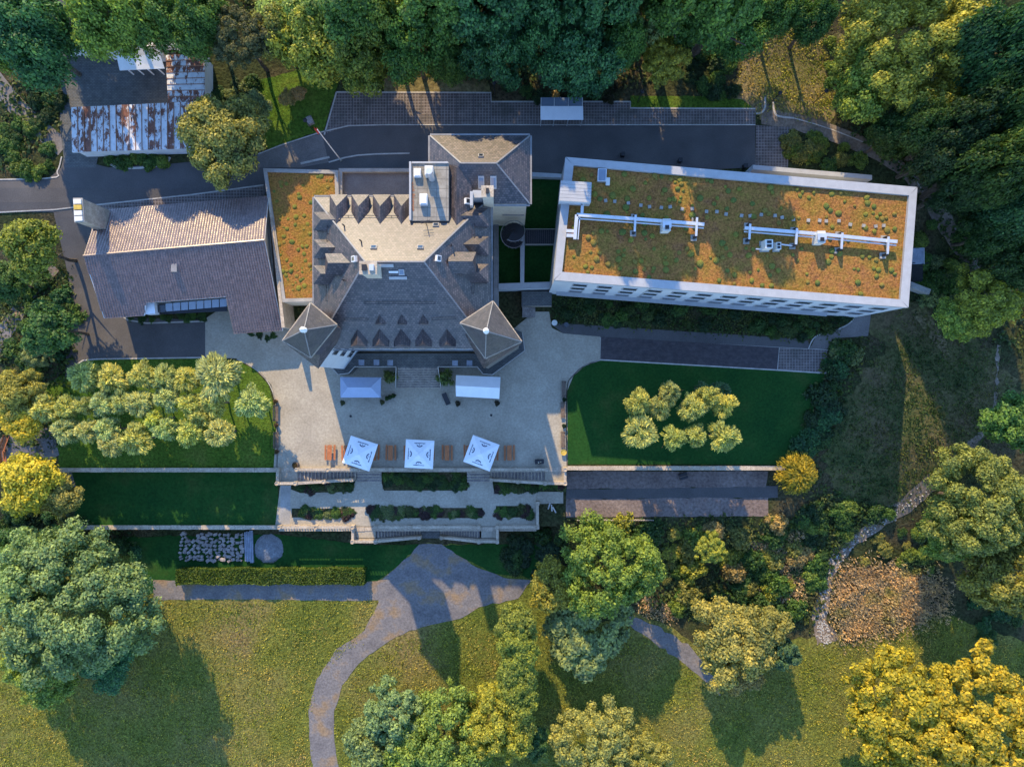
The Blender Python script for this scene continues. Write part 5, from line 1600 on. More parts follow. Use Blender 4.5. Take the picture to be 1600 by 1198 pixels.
for x, y, r_, h_, c_ in ((1575, 60, 60, 13, BG), (1590, 150, 55, 12, DG), (1520, 190, 52, 10, DK), (1480, 235, 45, 8, DK), (1560, 255, 55, 11, DG), (1590, 320, 50, 11, BG), (1515, 290, 42, 8, DK), (1560, 360, 45, 9, DG), (1595, 410, 42, 9, DG), (1450, 190, 42, 8, DG), (1400, 205, 34, 6, DG), (1595, 230, 40, 12, LG)):
    tree(x, y, r_, h_ * (2.0 if y < 300 else 1.5), 'big', tuple(q * .72 for q in c_), 'tree with shade-darkened leaf colour in the shaded wood beyond the annex', wd)  # leaf colour scaled down to paint in the shade over this wood
tree(1542, 470, 56, 10, 'lobed', YG, 'sunlit yellow green tree beside the hillside meadow')
tree(1505, 495, 38, 8, 'mid', LG, 'smaller green tree under the sunlit hillside tree')
tree(1592, 660, 50, 10, 'mid', GR, 'green tree at the lower edge of hillside meadow')
tree(1545, 790, 88, 15, 'huge', (.13, .145, .04), 'very large pale yellow green tree beside the stony path')
tree(1595, 900, 75, 15, 'fine', (.15, .145, .035), 'yellowish tree beyond the very large pale tree')
tree(1500, 830, 50, 11, 'fine', LG, 'green tree tucked against the very large pale tree')
tree(1405, 1105, 92, 13, 'airy', GOLD, 'golden yellow tree at the meadow edge with layered boughs')
tree(1530, 1130, 100, 14, 'airy', GOLD, 'second golden yellow tree beside the layered one', rot=1.0)
tree(1470, 1190, 90, 12, 'airy', (.17, .17, .025), 'yellow green tree in front of the two golden trees')
# ---- park trees below the terraces
tree(950, 890, 80, 13, 'fine', LG, 'large soft light green tree below the soil beds')
tree(866, 918, 42, 9, 'mid', (.19, .165, .03), 'yellowing tree beside the dark shrubs under lower terrace')
tree(918, 985, 74, 8, 'round', GG, 'low spreading grey green tree on the meadow')
tree(878, 980, 30, 6, 'round', GG, 'small grey green tree joined to the spreading one')
for k in range(7):
    tree(806 + random.uniform(-4, 4), 975 + k * 26, 33, 10, 'mid', (.125, .145, .028), 'clipped yellow green tree in the straight row on meadow', 'straight row of clipped trees')
tree(615, 1122, 54, 11, 'round', BGL, 'round bluish green tree on the meadow beside the park path')
tree(580, 1170, 45, 10, 'mid', BGL, 'bluish green tree in front of the round one')
tree(690, 1155, 78, 12, 'fine', LG, 'broad light green tree in the group at the park path')
tree(775, 1140, 60, 12, 'fine', YG, 'broad yellow green tree in the group at the park path')
tree(640, 1195, 55, 10, 'mid', LG, 'light green tree at the outer side of the group')
tree(930, 1165, 66, 9, 'fine', OL, 'olive tree in front of the shaded meadow')
tree(1000, 1190, 50, 8, 'fine', OL, 'lower olive tree beside the first olive meadow tree')
tree(835, 1165, 28, 7, 'mid', DG, 'dark green tree at the end of the clipped row')
tree(1150, 1010, 70, 10, 'lobed', OL, 'spreading olive tree at the meadow shrub edge')
tree(1190, 985, 45, 9, 'mid', (.13, .125, .035), 'yellowish tree behind the spreading olive tree')
tree(1226, 1022, 28, 9, 'conifer', (.04, .075, .035), 'small dense dark conifer beside the olive tree')
tree(1160, 1055, 34, 7, 'mid', (.16, .13, .045), 'small bronze tree at the front of olive tree')
tree(1112, 858, 26, 6, 'round', YG, 'small yellow green tree among the shrubs below soil beds')
# ---- left side
tree(110, 955, 118, 17, 'huge', BGL, 'huge blue green tree standing on the meadow')
tree(60, 905, 75, 15, 'fine', BGL, 'blue green tree joined to the huge meadow tree')
tree(60, 1045, 62, 10, 'fine', LG, 'green tree at the shaded side of the huge meadow tree')
tree(160, 1030, 52, 8, 'big', BG, 'dark green tree under the huge meadow tree')
tree(38, 755, 50, 9, 'mid', YE, 'yellow tree beside the end of the orchard wall')
tree(92, 775, 34, 7, 'mid', OL, 'olive tree at the end of the orchard wall')
tree(25, 615, 42, 8, 'lobed', OL, 'olive tree with layered foliage above the small clearing')
tree(30, 655, 36, 7, 'mid', YE, 'yellow tree above the small clearing')
tree(75, 515, 44, 11, 'mid', DG, 'dark green tree beside the driveway bend')
tree(55, 553, 24, 6, 'round', GG, 'pale green small tree near the driveway bend')
tree(40, 385, 48, 13, 'mid', (.12, .14, .025), 'yellow green tree at the road junction')
tree(5, 440, 36, 8, 'mid', DG, 'dark tree behind the road junction tree')
tree(10, 880, 50, 9, 'big', DG, 'dark tree at the foot of terrace beside the huge tree')
# ---- orchards
oa = 'orchard trees on the sunlit lawn'
for x, y, r_ in ((131, 589, 25), (174, 592, 25), (222, 587, 22), (256, 590, 21), (292, 593, 21), (339, 588, 38), (393, 630, 26), (67, 640, 22), (104, 636, 19), (131, 632, 16), (160, 631, 20), (190, 628, 20), (219, 631, 22), (260, 622, 22), (297, 633, 20), (331, 630, 21), (101, 672, 22), (134, 674, 19), (166, 672, 21), (208, 688, 26), (174, 695, 20), (256, 670, 20), (297, 676, 22), (312, 651, 18), (342, 678, 23), (240, 655, 15)):
    tree(x, y, r_, 7.2 if r_ < 30 else 8.2, 'orchard', random.choice([(.25, .265, .11), (.21, .25, .115), (.275, .285, .09)]), 'small grey green tree in the orchard on the walled lawn', oa, name='orchard_tree', crz=random.uniform(.85, 1.1))
ob = 'trees on the shaded lawn'
for x, y, r_ in ((998, 629, 21), (1032, 635, 20), (1048, 612, 17), (1083, 636, 23), (1107, 620, 18), (1131, 632, 20), (1000, 676, 28), (1054, 684, 20), (1087, 681, 18), (1131, 684, 25)):
    tree(x, y, r_, 8.6, 'orchard', random.choice([(.24, .25, .085), (.22, .24, .09), (.265, .265, .07)]), 'yellowish young tree standing on the shaded castle lawn', ob, name='orchard_tree', crz=random.uniform(.9, 1.15))
for x, y, r_ in ((1125, 612, 18), (1098, 607, 12)):
    tree(x, y, r_, 5.0, 'orchard', (.05, .10, .05), 'short dark green tree hidden among the yellowish lawn trees', 'short lawn trees', name='orchard_tree')

# willow-like golden tree with hanging strands
def willow(px, py, rpx, h):
    p = W(px, py, h * .7); zg = terr(p.x, p.y); root = thing('weeping_tree', 'golden weeping tree at the end of the lawn wall', 'tree', Vector((p.x, p.y, zg)))
    rng = np.random.default_rng(5); Rw = rpx * S * .95
    P = []; Dv = []
    for k in range(260):
        a = rng.uniform(0, 2 * PI); r0 = Rw * math.sqrt(rng.random()) * .8; L = rng.uniform(.8, 2.0); z0 = h * .5 * (1 - (r0 / Rw) ** 2 * .6) + rng.uniform(0, .6)
        for i in range(14):
            t = i / 13; rr = r0 + t * L * .6; a2 = a + t * rng.uniform(-.1, .5)
            P.append((rr * math.cos(a2), rr * math.sin(a2), z0 + .4 * t - t * t * L * .9)); Dv.append((math.cos(a2), math.sin(a2), -t))
    P = np.array(P); Dv = np.array(Dv)
    nr = np.tile([0, 0, 1.0], (len(P), 1)) + rng.normal(size=P.shape) * .5
    me = leaf_mesh('crown', P, nr, rng.uniform(.12, .22, len(P)), 3.0, Dv, 5)
    c = link('crown', me, root); c.location = (0, 0, h * .45); c.color = (.34, .27, .03, 1)
    t = link('trunk', TR[1], root); t.scale = (h * .8, h * .8, h * .9)
willow(1255, 742, 31, 5.5)

# ---- shrubs
def scatter(poly, n, rr, cols, label, group, hk=(.7, 1.2), fine=False, name='shrub'):
    xs = [p[0] for p in poly]; ys = [p[1] for p in poly]; k = 0; tries = 0
    while k < n and tries < n * 60:
        tries += 1
        x, y = random.uniform(min(xs), max(xs)), random.uniform(min(ys), max(ys))
        if not inside((x, y), poly): continue
        shrub(x, y, random.uniform(*rr), random.choice(cols), label, group, random.uniform(*hk), fine, name); k += 1
scatter([(868, 462), (1000, 472), (1335, 498), (1320, 510), (1262, 528), (1000, 508), (862, 500)], 50, (7, 12), [DG, GR, DK, (.05, .08, .025)], 'low green shrub in the bed along the annex garden front', 'annex bed shrubs', name='border_shrub')
scatter([(1300, 535), (1345, 540), (1330, 600), (1290, 680), (1255, 735), (1240, 720), (1270, 640), (1290, 580)], 26, (9, 20), [DG, BG, DK, GG], 'shrub in the dark belt between shaded lawn and hillside', 'shrub belt beside lawn')
scatter([(1225, 200), (1300, 215), (1350, 260), (1300, 262), (1235, 256)], 16, (9, 16), [LG, GR, OL], 'leafy shrub between paver patch and annex', 'shrubs behind annex')
scatter([(1435, 320), (1470, 360), (1500, 430), (1480, 520), (1440, 460), (1432, 400)], 18, (10, 18), [LG, GR, GG], 'shrub on the bank beside the annex end', 'bank shrubs')
scatter([(880, 815), (1210, 812), (1260, 850), (1260, 950), (1080, 965), (1030, 930), (1020, 850)], 56, (10, 24), [LG, GR, OL, OR, DG, YG], 'wild shrub in the thicket below the soil beds', 'thicket shrubs', (.7, 1.4))
scatter([(1260, 760), (1390, 800), (1330, 835), (1285, 880), (1265, 960), (1255, 880), (1230, 810)], 26, (9, 18), [DG, GR, DK, LG], 'shrub on the slope above the stony path', 'stony path shrubs')
scatter([(1340, 860), (1440, 800), (1470, 860), (1470, 900), (1350, 885)], 18, (8, 15), [LG, DG, OL], 'shrub between stony path and the dry weeds', 'shrubs by dry weeds')
scatter([(780, 850), (870, 830), (890, 850), (850, 900), (800, 890)], 18, (10, 18), [DK, DG, (.025, .05, .03)], 'dark evergreen shrub below the shaded end of lower terrace', 'dark evergreen shrubs', name='evergreen_shrub')
scatter([(0, 180), (60, 190), (92, 235), (88, 262), (60, 275), (0, 278)], 22, (8, 14), [GR, DG, LG], 'shrub in the flower bed at the road junction', 'junction bed shrubs')
scatter([(100, 130), (92, 205), (60, 180), (45, 130)], 14, (8, 14), [DG, DK], 'dark shrub beside the cobbled yard', 'yard edge shrubs')
scatter([(155, 240), (258, 240), (262, 254), (230, 259), (182, 258)], 14, (9, 13), [GR, LG, DG], 'bushy shrub in the kerbed island before the long garage', 'island shrubs')
scatter([(190, 494), (320, 490), (320, 500), (210, 501)], 15, (5, 8), [DG, GR], 'low plant in the strip under the glazed recess', 'recess bed plants', (.6, .9), True, 'bed_plant')
scatter([(372, 520), (440, 518), (440, 530), (385, 528)], 7, (5, 7), [DG, DK], 'low plant at the foot of the tiled house', 'house foot plants', (.5, .8), True, 'bed_plant')
scatter([(20, 440), (95, 430), (118, 500), (112, 560), (60, 590), (10, 560)], 26, (10, 20), [DG, GR, BG, DK], 'shrub in the bank beside the driveway', 'driveway bank shrubs')
scatter([(0, 780), (90, 810), (115, 830), (200, 850), (230, 870), (120, 860), (0, 850)], 26, (9, 18), [DK, DG, BG], 'dark shrub below the orchard wall end', 'dark wall shrubs')
scatter([(330, 120), (405, 120), (410, 200), (330, 170)], 14, (9, 16), [DG, DK, GG], 'shrub between rusted garage and grass bank', 'garage end shrubs')
scatter([(800, 118), (980, 118), (985, 155), (912, 158), (770, 158), (770, 130)], 18, (7, 13), [DK, DG, OR, (.03, .03, .015)], 'low dark shrub at the wood edge behind the bays', 'wood edge shrubs')
scatter([(1080, 70), (1150, 80), (1150, 150), (1070, 150)], 18, (9, 16), [DG, DK, GR], 'dark shrub beside the dry grass clearing', 'clearing edge shrubs')
scatter([(1290, 40), (1340, 90), (1340, 190), (1300, 190)], 12, (8, 14), [LG, OR, GR], 'straggly shrub at the sunlit side of clearing', 'sunlit clearing shrubs')
scatter([(1380, 170), (1480, 190), (1540, 330), (1590, 560), (1560, 540), (1500, 380), (1450, 280), (1330, 200)], 22, (10, 20), [DG, DK, GR], 'undergrowth shrub in the shaded wood beside the path', 'shaded path shrubs')
scatter([(1500, 930), (1590, 960), (1600, 1070), (1540, 1050)], 14, (9, 15), [DG, BG], 'dark shrub under the yellowish tree beyond the weeds', 'shrubs under yellowish tree')
scatter([(1380, 990), (1395, 985), (1400, 1010)], 2, (4, 6), [OR], 'small dead bush at the mown meadow edge', 'dead bushes')
tree(448, 152, 14, 3.0, 'mid', (.24, .17, .07), 'small ginger shrub tree on the grass bank', name='ornamental_tree')
tree(466, 145, 12, 2.6, 'mid', (.26, .17, .08), 'small russet shrub tree beside the ginger one', name='ornamental_tree')
# bed plants on the lower terrace
for poly, n, lb, gp in (([(600, 738), (728, 738), (728, 762), (600, 762)], 46, 'leafy plant in the bed between the two terrace stairs', 'bed between stairs'),
                        ([(470, 758), (548, 756), (548, 766), (470, 768)], 18, 'leafy plant at the foot of the sunlit terrace flight', 'bed under sunlit flight'),
                        ([(775, 757), (878, 757), (878, 766), (775, 766)], 20, 'leafy plant at the foot of the shaded terrace flight', 'bed under shaded flight'),
                        ([(458, 796), (552, 796), (552, 806), (458, 806)], 24, 'bushy plant in the first low bed on the lower terrace', 'first low bed'),
                        ([(580, 795), (752, 795), (752, 807), (580, 807)], 44, 'bushy plant in the long low bed on the lower terrace', 'long low bed'),
                        ([(777, 792), (828, 792), (828, 806), (777, 806)], 14, 'bushy plant in the short low bed on the lower terrace', 'short low bed')):
    sheet('planting_bed', [(poly[0][0] - 2, poly[0][1] - 2), (poly[1][0] + 2, poly[1][1] - 2), (poly[2][0] + 2, poly[2][1] + 2), (poly[3][0] - 2, poly[3][1] + 2)], M['ground'], .065)
    scatter(poly, n, (6, 10.5), [DG, GR, GG, (.06, .08, .03), (.05, .03, .035)] if n != 46 else [DG, GR, DK, (.04, .08, .02)], lb, gp, (.6, 1.0), True, 'bed_plant')
# clipped bushes by the castle steps
shrub(611.5, 589, 12.5, (.08, .11, .035), 'round clipped box bush on the tent side of castle steps', None, 1.9, True, 'box_bush', .5)
shrub(698, 590, 15.5, (.08, .12, .04), 'larger round clipped box bush beside the white tent', None, 1.8, True, 'box_bush', .5)
# clipped hedge
hd = thing('hedge', 'long clipped hedge between the rubble stones and the lawn path', 'hedge', G(427, 896))
rng = np.random.default_rng(3)
a = G(282, 897); b = G(573, 897)
n = 16000; hw, hh = 1.15, 1.5
face = rng.random(n); Pp = np.empty((n, 3)); Nn = np.empty((n, 3))
sx = rng.uniform(a.x, b.x, n)
for i in range(n):
    yy = rng.uniform(-hw, hw)
    if face[i] < .62: Pp[i] = (sx[i], yy, hh + rng.uniform(-.18, .06)); Nn[i] = (0, 0, 1)
    else:
        s_ = 1 if rng.random() < .5 else -1
        Pp[i] = (sx[i], s_ * (hw + rng.uniform(-.15, .05)), rng.uniform(.05, hh)); Nn[i] = (0, s_, .3)
Pp[:, 2] += .12 * np.sin(Pp[:, 0] * 1.3) * (Pp[:, 2] > 1)
Pp[:, 1] += .1 * np.sin(Pp[:, 0] * .9 + 1)
me = leaf_mesh('hedge_leaves', Pp + np.array([0, (a.y + b.y) / 2, a.z]) - np.array(hd.location), Nn + rng.normal(size=(n, 3)) * .6, rng.uniform(.15, .3, n), 1.6, None, 3)
o = link('hedge_leaves', me, hd); o.color = (.075, .12, .02, 1)
MB().box(((a.x + b.x) / 2, (a.y + b.y) / 2), (b.x - a.x) - .4, 1.7, a.z - .1, a.z + 1.2).build('hedge_core', M['brush'], hd)

# undergrowth and dry weeds: nobody could count these leaves
def brush(name, polys, dens, mat, hmax, leaf, label, cat, seed, asp=1.8, up=.0, edge=.35):
    rnd = random.Random(seed); rng = np.random.default_rng(seed); P = []
    for poly in polys:
        wp = [tuple(G(x, y)[:2]) for x, y in poly]
        xs = [p[0] for p in wp]; ys = [p[1] for p in wp]
        ar = abs(sum(wp[i-1][0] * wp[i][1] - wp[i][0] * wp[i-1][1] for i in range(len(wp)))) / 2
        n = int(ar * dens); k = 0; tr_ = 0
        while k < n and tr_ < n * 6:
            tr_ += 1
            x, y = rnd.uniform(min(xs), max(xs)), rnd.uniform(min(ys), max(ys))
            if not inside((x, y), wp): continue
            x += rnd.gauss(0, edge); y += rnd.gauss(0, edge)
            hgt = hmax * max(.04, .5 + .9 * mnoise.noise(Vector((x * .35, y * .35, seed)))) * rnd.uniform(.5, 1.1)
            z = terr(x, y)
            for q in range(3):
                P.append((x + rnd.gauss(0, .22), y + rnd.gauss(0, .22), z + hgt * rnd.uniform(.5, 1.0))); 
            k += 1
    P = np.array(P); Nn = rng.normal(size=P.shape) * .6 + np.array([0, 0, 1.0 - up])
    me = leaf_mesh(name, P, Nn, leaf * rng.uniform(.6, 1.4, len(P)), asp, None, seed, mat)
    return tag(link(name, me), label, cat, kind='stuff')
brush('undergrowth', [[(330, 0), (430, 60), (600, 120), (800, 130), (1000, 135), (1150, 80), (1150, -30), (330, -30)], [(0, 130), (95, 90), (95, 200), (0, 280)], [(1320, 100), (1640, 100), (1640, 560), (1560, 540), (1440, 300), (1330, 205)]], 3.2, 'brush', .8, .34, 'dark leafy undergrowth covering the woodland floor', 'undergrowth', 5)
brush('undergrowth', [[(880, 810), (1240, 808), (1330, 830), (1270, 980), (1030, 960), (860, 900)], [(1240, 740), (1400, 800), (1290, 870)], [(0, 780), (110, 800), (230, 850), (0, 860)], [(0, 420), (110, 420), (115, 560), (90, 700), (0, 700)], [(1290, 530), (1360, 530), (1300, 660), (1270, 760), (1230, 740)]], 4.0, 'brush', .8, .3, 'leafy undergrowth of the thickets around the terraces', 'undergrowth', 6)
brush('dry_weeds', [[(1310, 895), (1360, 885), (1440, 890), (1470, 915), (1472, 960), (1430, 975), (1320, 998), (1302, 950)]], 34, 'weeds', 1.0, .15, 'tall pinkish brown dry weeds beside the stony path', 'weeds', 7, 3.0, .4, 1.1)
brush('dry_weeds', [[(1165, 850), (1250, 830), (1255, 950), (1180, 950)], [(1000, 930), (1050, 940), (1060, 970), (1000, 960)]], 16, 'weeds', .8, .17, 'dry pale weeds among the thicket shrubs', 'weeds', 8, 2.6, .3)
MEAD = [[(-60, 945), (170, 945), (585, 938), (560, 1000), (500, 1050), (480, 1110), (482, 1260), (-60, 1260)], [(625, 1000), (730, 968), (850, 960), (1010, 1000), (1070, 1040), (1110, 1090), (1250, 1010), (1300, 1010), (1480, 965), (1660, 1040), (1660, 1260), (540, 1260), (525, 1120), (560, 1045)]]
brush('meadow_grass', MEAD, 9, 'tuft', .14, .17, 'tufty sunlit grass of the mown meadow', 'grass', 12, 1.9, .35)
brush('clearing_grass', [[(1155, 62), (1240, 42), (1315, 62), (1325, 120), (1305, 180), (1215, 176), (1185, 168), (1150, 112)]], 14, 'tuft', .22, .17, 'dry tufty grass of the woodland clearing', 'grass', 13, 1.9, .4, .8)
brush('hillside_grass', [[(1440, 490), (1550, 560), (1580, 640), (1470, 735), (1400, 785), (1330, 775), (1300, 740), (1310, 670), (1345, 600), (1390, 540)]], 9, 'brush', .25, .18, 'rough tufty grass of the hillside meadow', 'grass', 14, 2.2, .4, 2.0)
brush('ground_cover', [[(868, 460), (1338, 492), (1310, 512), (1258, 530), (1000, 510), (866, 502)]], 12, 'brush', .5, .2, 'dense green ground cover in the annex bed', 'ground cover', 9)

# sedum cushions on both planted roofs
def cushion_mesh(seed):
    bm = bmesh.new(); bmesh.ops.create_icosphere(bm, subdivisions=2, radius=1.0)
    for v in bm.verts:
        n = mnoise.noise(v.co * 2.3 + Vector((seed * 7, 0, 0))); n2 = mnoise.noise(v.co * 6 + Vector((seed * 3, 1, 0)))
        v.co *= 1 + .16 * n + .16 * n2
        v.co.z = max(v.co.z * .75, -.15)
    me = bpy.data.meshes.new('sedum_cushion'); bm.to_mesh(me); bm.free()
    me.materials.append(M['cushion']); me.polygons.foreach_set('use_smooth', [True] * len(me.polygons)); return me
def cushion_mat():
    m, nt, b, out = newmat('sedum cushion')
    oi = nt.nodes.new('ShaderNodeObjectInfo'); P_ = pos(nt)
    f = ramp(nt, noise_(nt, P_, 9, 3, .7), [(.3, (.5, .55, .5)), (.7, (1.35, 1.3, 1.1))])
    nt.links.new(mixc(nt, 1.0, oi.outputs['Color'], f, 'MULTIPLY'), b.inputs['Base Color']); b.inputs['Roughness'].default_value = .95
    bump(nt, b, noise_(nt, P_, 11, 4, .7), 1.0, .12); return m
M['cushion'] = cushion_mat()
CU = [cushion_mesh(i) for i in range(5)]
def cushions(quad, n, z, rr, label, group, dens=None):
    k = 0; placed = []
    while k < n:
        u, v = random.random(), random.random()
        if dens and random.random() > dens(u, v): continue
        p = quad[0].lerp(quad[1], u).lerp(quad[3].lerp(quad[2], u), v)
        r_ = random.uniform(*rr)
        if any((p.x - a)**2 + (p.y - b)**2 < ((r_ + c) * .8)**2 for a, b, c in placed): continue
        placed.append((p.x, p.y, r_)); k += 1
        o = link('sedum_cushion', random.choice(CU)); o.location = (p.x, p.y, z + .02); o.scale = (r_, r_ * random.uniform(.8, 1.15), r_ * random.uniform(.6, .9)); o.rotation_euler = (0, 0, random.uniform(0, 6))
        c = random.choice([(.17, .17, .03), (.20, .19, .03), (.12, .15, .03), (.23, .17, .035)]); o.color = (*c, 1)
        tag(o, label, 'sedum plant', group)
cushions([v.lerp(cA, .03) for v in (ain[0], ain[1], ain[2], ain[3])], 190, ZA - .40, (.2, .48), 'round yellow green sedum cushion on the annex roof', 'annex roof sedum cushions', lambda u, v: .35 + .65 * (abs(v - .42) > .14))
lz = [Vector((v.x, v.y, 5)) for v in link_in]
cushions([W(420, 272, 5), W(520, 272, 5), W(500, 455, 5), W(445, 455, 5)], 70, 4.97, (.16, .42), 'round yellow sedum cushion on the link roof beside the tiled house', 'link roof sedum cushions')

# rubble stones, planks and a grit heap below the wall
def rock_mesh(seed):
    bm = bmesh.new(); bmesh.ops.create_cube(bm, size=1.0)
    bmesh.ops.subdivide_edges(bm, edges=bm.edges, cuts=1)
    rnd = random.Random(seed)
    for v in bm.verts:
        l = v.co.length; v.co *= (1 - .22 * max(0, l - .55)) * rnd.uniform(.85, 1.12)
    me = bpy.data.meshes.new('stone'); bm.to_mesh(me); bm.free(); me.materials.append(M['rubble']); return me
RK = [rock_mesh(i) for i in range(6)]
rp = thing('stone_stack', 'stack of rubble building stones laid out on the grass below terrace wall', 'stones', G(335, 853))
og = ORG[rp.name]
for row in range(8):
    for col in range(15):
        if random.random() < .07: continue
        x = 284 + col * 6.7 + random.uniform(-2, 2); y = 834 + row * 5.7 + random.uniform(-1.6, 1.6)
        if col in (2, 3) and row < 2: continue
        c = G(x, y); o = link('stone', random.choice(RK), rp); s_ = random.uniform(.34, .62)
        o.location = (c.x - og.x, c.y - og.y, c.z - og.z + s_ * .3); o.scale = (s_ * random.uniform(.85, 1.35), s_ * random.uniform(.7, 1.0), s_ * .8); o.rotation_euler = (random.uniform(-.15, .15), random.uniform(-.15, .15), random.uniform(-.9, .9))
for k in range(5):
    c = G(384.5 + k * 2.7, 853); o = MB().box(c, .22, random.uniform(4.3, 5.0), c.z - .03, c.z + .3 + random.uniform(0, .08), .03).build('timber_plank', M['plank']); tag(o, 'blue grey plank lying between the stones and the grit heap', 'plank', 'planks by the stones')
def heap(px, py, r_, h, mat, label):
    c = G(px, py); n = 26; V = []; F = []
    for i in range(n):
        for j in range(n):
            x, y = -1 + 2*i/(n-1), -1 + 2*j/(n-1); d = math.hypot(x, y) * (1 + .12 * mnoise.noise(Vector((x*2, y*2, 4))))
            z = h * max(0, 1 - d) ** .8 + .12 * h * mnoise.noise(Vector((x*4, y*4, 1))) * max(0, 1 - d) - .08 * (d > .98)
            V.append((c.x + x*r_, c.y + y*r_, c.z + z))
    for i in range(n - 1):
        for j in range(n - 1): F.append((i*n + j, (i+1)*n + j, (i+1)*n + j + 1, i*n + j + 1))
    me = bpy.data.meshes.new('grit_heap'); me.from_pydata(V, [], F); me.materials.append(mat); return tag(link('grit_heap', me), label, 'heap')
heap(420.5, 856, 2.3, 1.1, M['tarp'], 'round heap of blue grey grit beside the planks')
# pale stones on the path
ps = MB(); rnd = random.Random(4)
V = []
pthp = smooth_loop([(1450, 760), (1395, 802), (1335, 842), (1302, 878), (1288, 925), (1282, 965), (1290, 1002)], 8, closed=False)
for k in range(700):
    t = rnd.random() ** .8 * (len(pthp) - 1); i = min(int(t), len(pthp) - 2); x = pthp[i][0] + (pthp[i+1][0] - pthp[i][0]) * (t - i); y = pthp[i][1] + (pthp[i+1][1] - pthp[i][1]) * (t - i)
    c = G(x, y) + Vector((rnd.gauss(0, .55), rnd.gauss(0, .45), .04)); s_ = rnd.uniform(.08, .24)
    ps.box(c, s_, s_ * rnd.uniform(.6, 1), c.z - .05, c.z + s_ * .4, rnd.uniform(0, 3))
tag(ps.build('path_stones', M['kerb']), 'pale stones strewn along the stony path', 'stones', kind='stuff')

# ------------------------------------------------------------------ small things
def pot(px, py, label, group, r_=.32, col=GR, potm='stonepot', bush=True, dz=.06):
    c = G(px, py); o = thing('planter', label, 'planter', c + Vector((0, 0, dz)), group); p = c + Vector((0, 0, dz))
    MB().lathe(p, [(r_ * .7, 0), (r_, .5), (r_ * 1.08, .55), (r_ * .9, .55), (r_ * .85, .48)], 14).build('pot', M[potm], o)
    if bush:
        b = link('plant', random.choice(SHRF), o); s_ = r_ * 1.25 / 1.3; b.location = (0, 0, .48); b.scale = (s_, s_, s_ * 1.1); b.color = (*col, 1)
for x, y in ((537, 629), (598.5, 628)): pot(x, y, 'stone planter with plants before the blue grey tent', 'planters at blue grey tent', .36, (.07, .085, .04))
for x, y in ((716, 630), (777, 629.5)): pot(x, y, 'stone planter with dark plants before the white tent', 'planters at white tent', .38, (.05, .045, .03))
for x, y in ((432.5, 627), (433.5, 664), (434.5, 705)): pot(x, y, 'clay pot with shrub between the orchard lawn benches', 'pots on orchard edge', .3, (.08, .06, .03), 'terracotta')
for x, y in ((881.5, 624), (881, 665)): pot(x, y, 'dark pot between the benches of the shaded lawn', 'pots on shaded lawn edge', .3, DK, 'darkmetal')
pot(880.3, 706, 'round yellow tub in the sun at the lawn corner', None, .42, (.3, .2, .03), 'yellow', False)
for x, y in ((611, 620), (616, 618), (606, 622)): pot(x, y, 'long trough plant beside the stone steps', 'trough plants', .3, DG, 'darkmetal')
c = G(697.5, 623); o = thing('menu_board', 'dark leaning menu board at the foot of castle steps', 'board', c, rz=R(22)); ORG[o.name] = Vector((0, 0, 0))
MB().hull8([Vector((-.35, -.9, .1)), Vector((.35, -.9, .1)), Vector((.35, .9, .7)), Vector((-.35, .9, .7))], [Vector((-.35, -.9, .16)), Vector((.35, -.9, .16)), Vector((.35, .9, .76)), Vector((-.35, .9, .76))]).build('panel', M['darkmetal'], o)
for x in (-.3, .3): MB().bar((x, .8, .05), (x, .8, .7), .05, .05).build('leg', M['greywood'], o)
c = G(842.5, 720); o = thing('grill_cart', 'black covered grill cart near the terrace balustrade', 'cart', c, rz=.05); ORG[o.name] = Vector((0, 0, 0))
MB().box((0, 0), 1.3, .65, .35, .95).build('body', M['darkmetal'], o); MB().lathe((0, 0, .95), [(.3, 0), (.28, .15), (.1, .3)], 12).build('lid', M['glass'], o)
for sx_ in (-.5, .5):
    for sy_ in (-.25, .25): MB().tube((sx_, sy_, .06), (sx_, sy_, .36), .05, n=8).build('leg', M['darkmetal'], o)
c = G(463, 726) ; o = thing('wooden_tub', 'brown wooden tub in the sunlit corner of terrace', 'tub', c + Vector((0, 0, .06))); MB().lathe(c + Vector((0, 0, .06)), [(.4, 0), (.5, .35), (.45, .7), (.38, .7), (.36, .6)], 16).build('barrel', M['greywood'], o); b = link('plant', SHRF[0], o); b.location = (0, 0, .6); b.scale = (.35, .35, .35); b.color = (.1, .07, .03, 1)
for x, y, lb in ((548, 650, 'blue grey'), (767.5, 648.5, 'white')):
    c = G(x, y); o = MB().tube(c + Vector((0, 0, .03)), c + Vector((0, 0, .12)), .2, .16, n=14).build('floor_drain', M['darkmetal']); tag(o, 'small dark drain cap on the gravel in front of the %s tent' % lb, 'drain')
for x, y in ((570, 567), (593, 567), (614, 567.5), (713, 568), (735, 568)):
    c = Q(x, y, ZP); o = thing('terrace_table', 'dark square table behind the entrance terrace railing', 'table', c, 'tables on entrance terrace')
    MB().box(c, .8, .8, ZP + .7, ZP + .74).build('table_top', M['plank'], o); MB().tube(c, c + Vector((0, 0, .7)), .05, n=8).build('leg', M['darkmetal'], o)
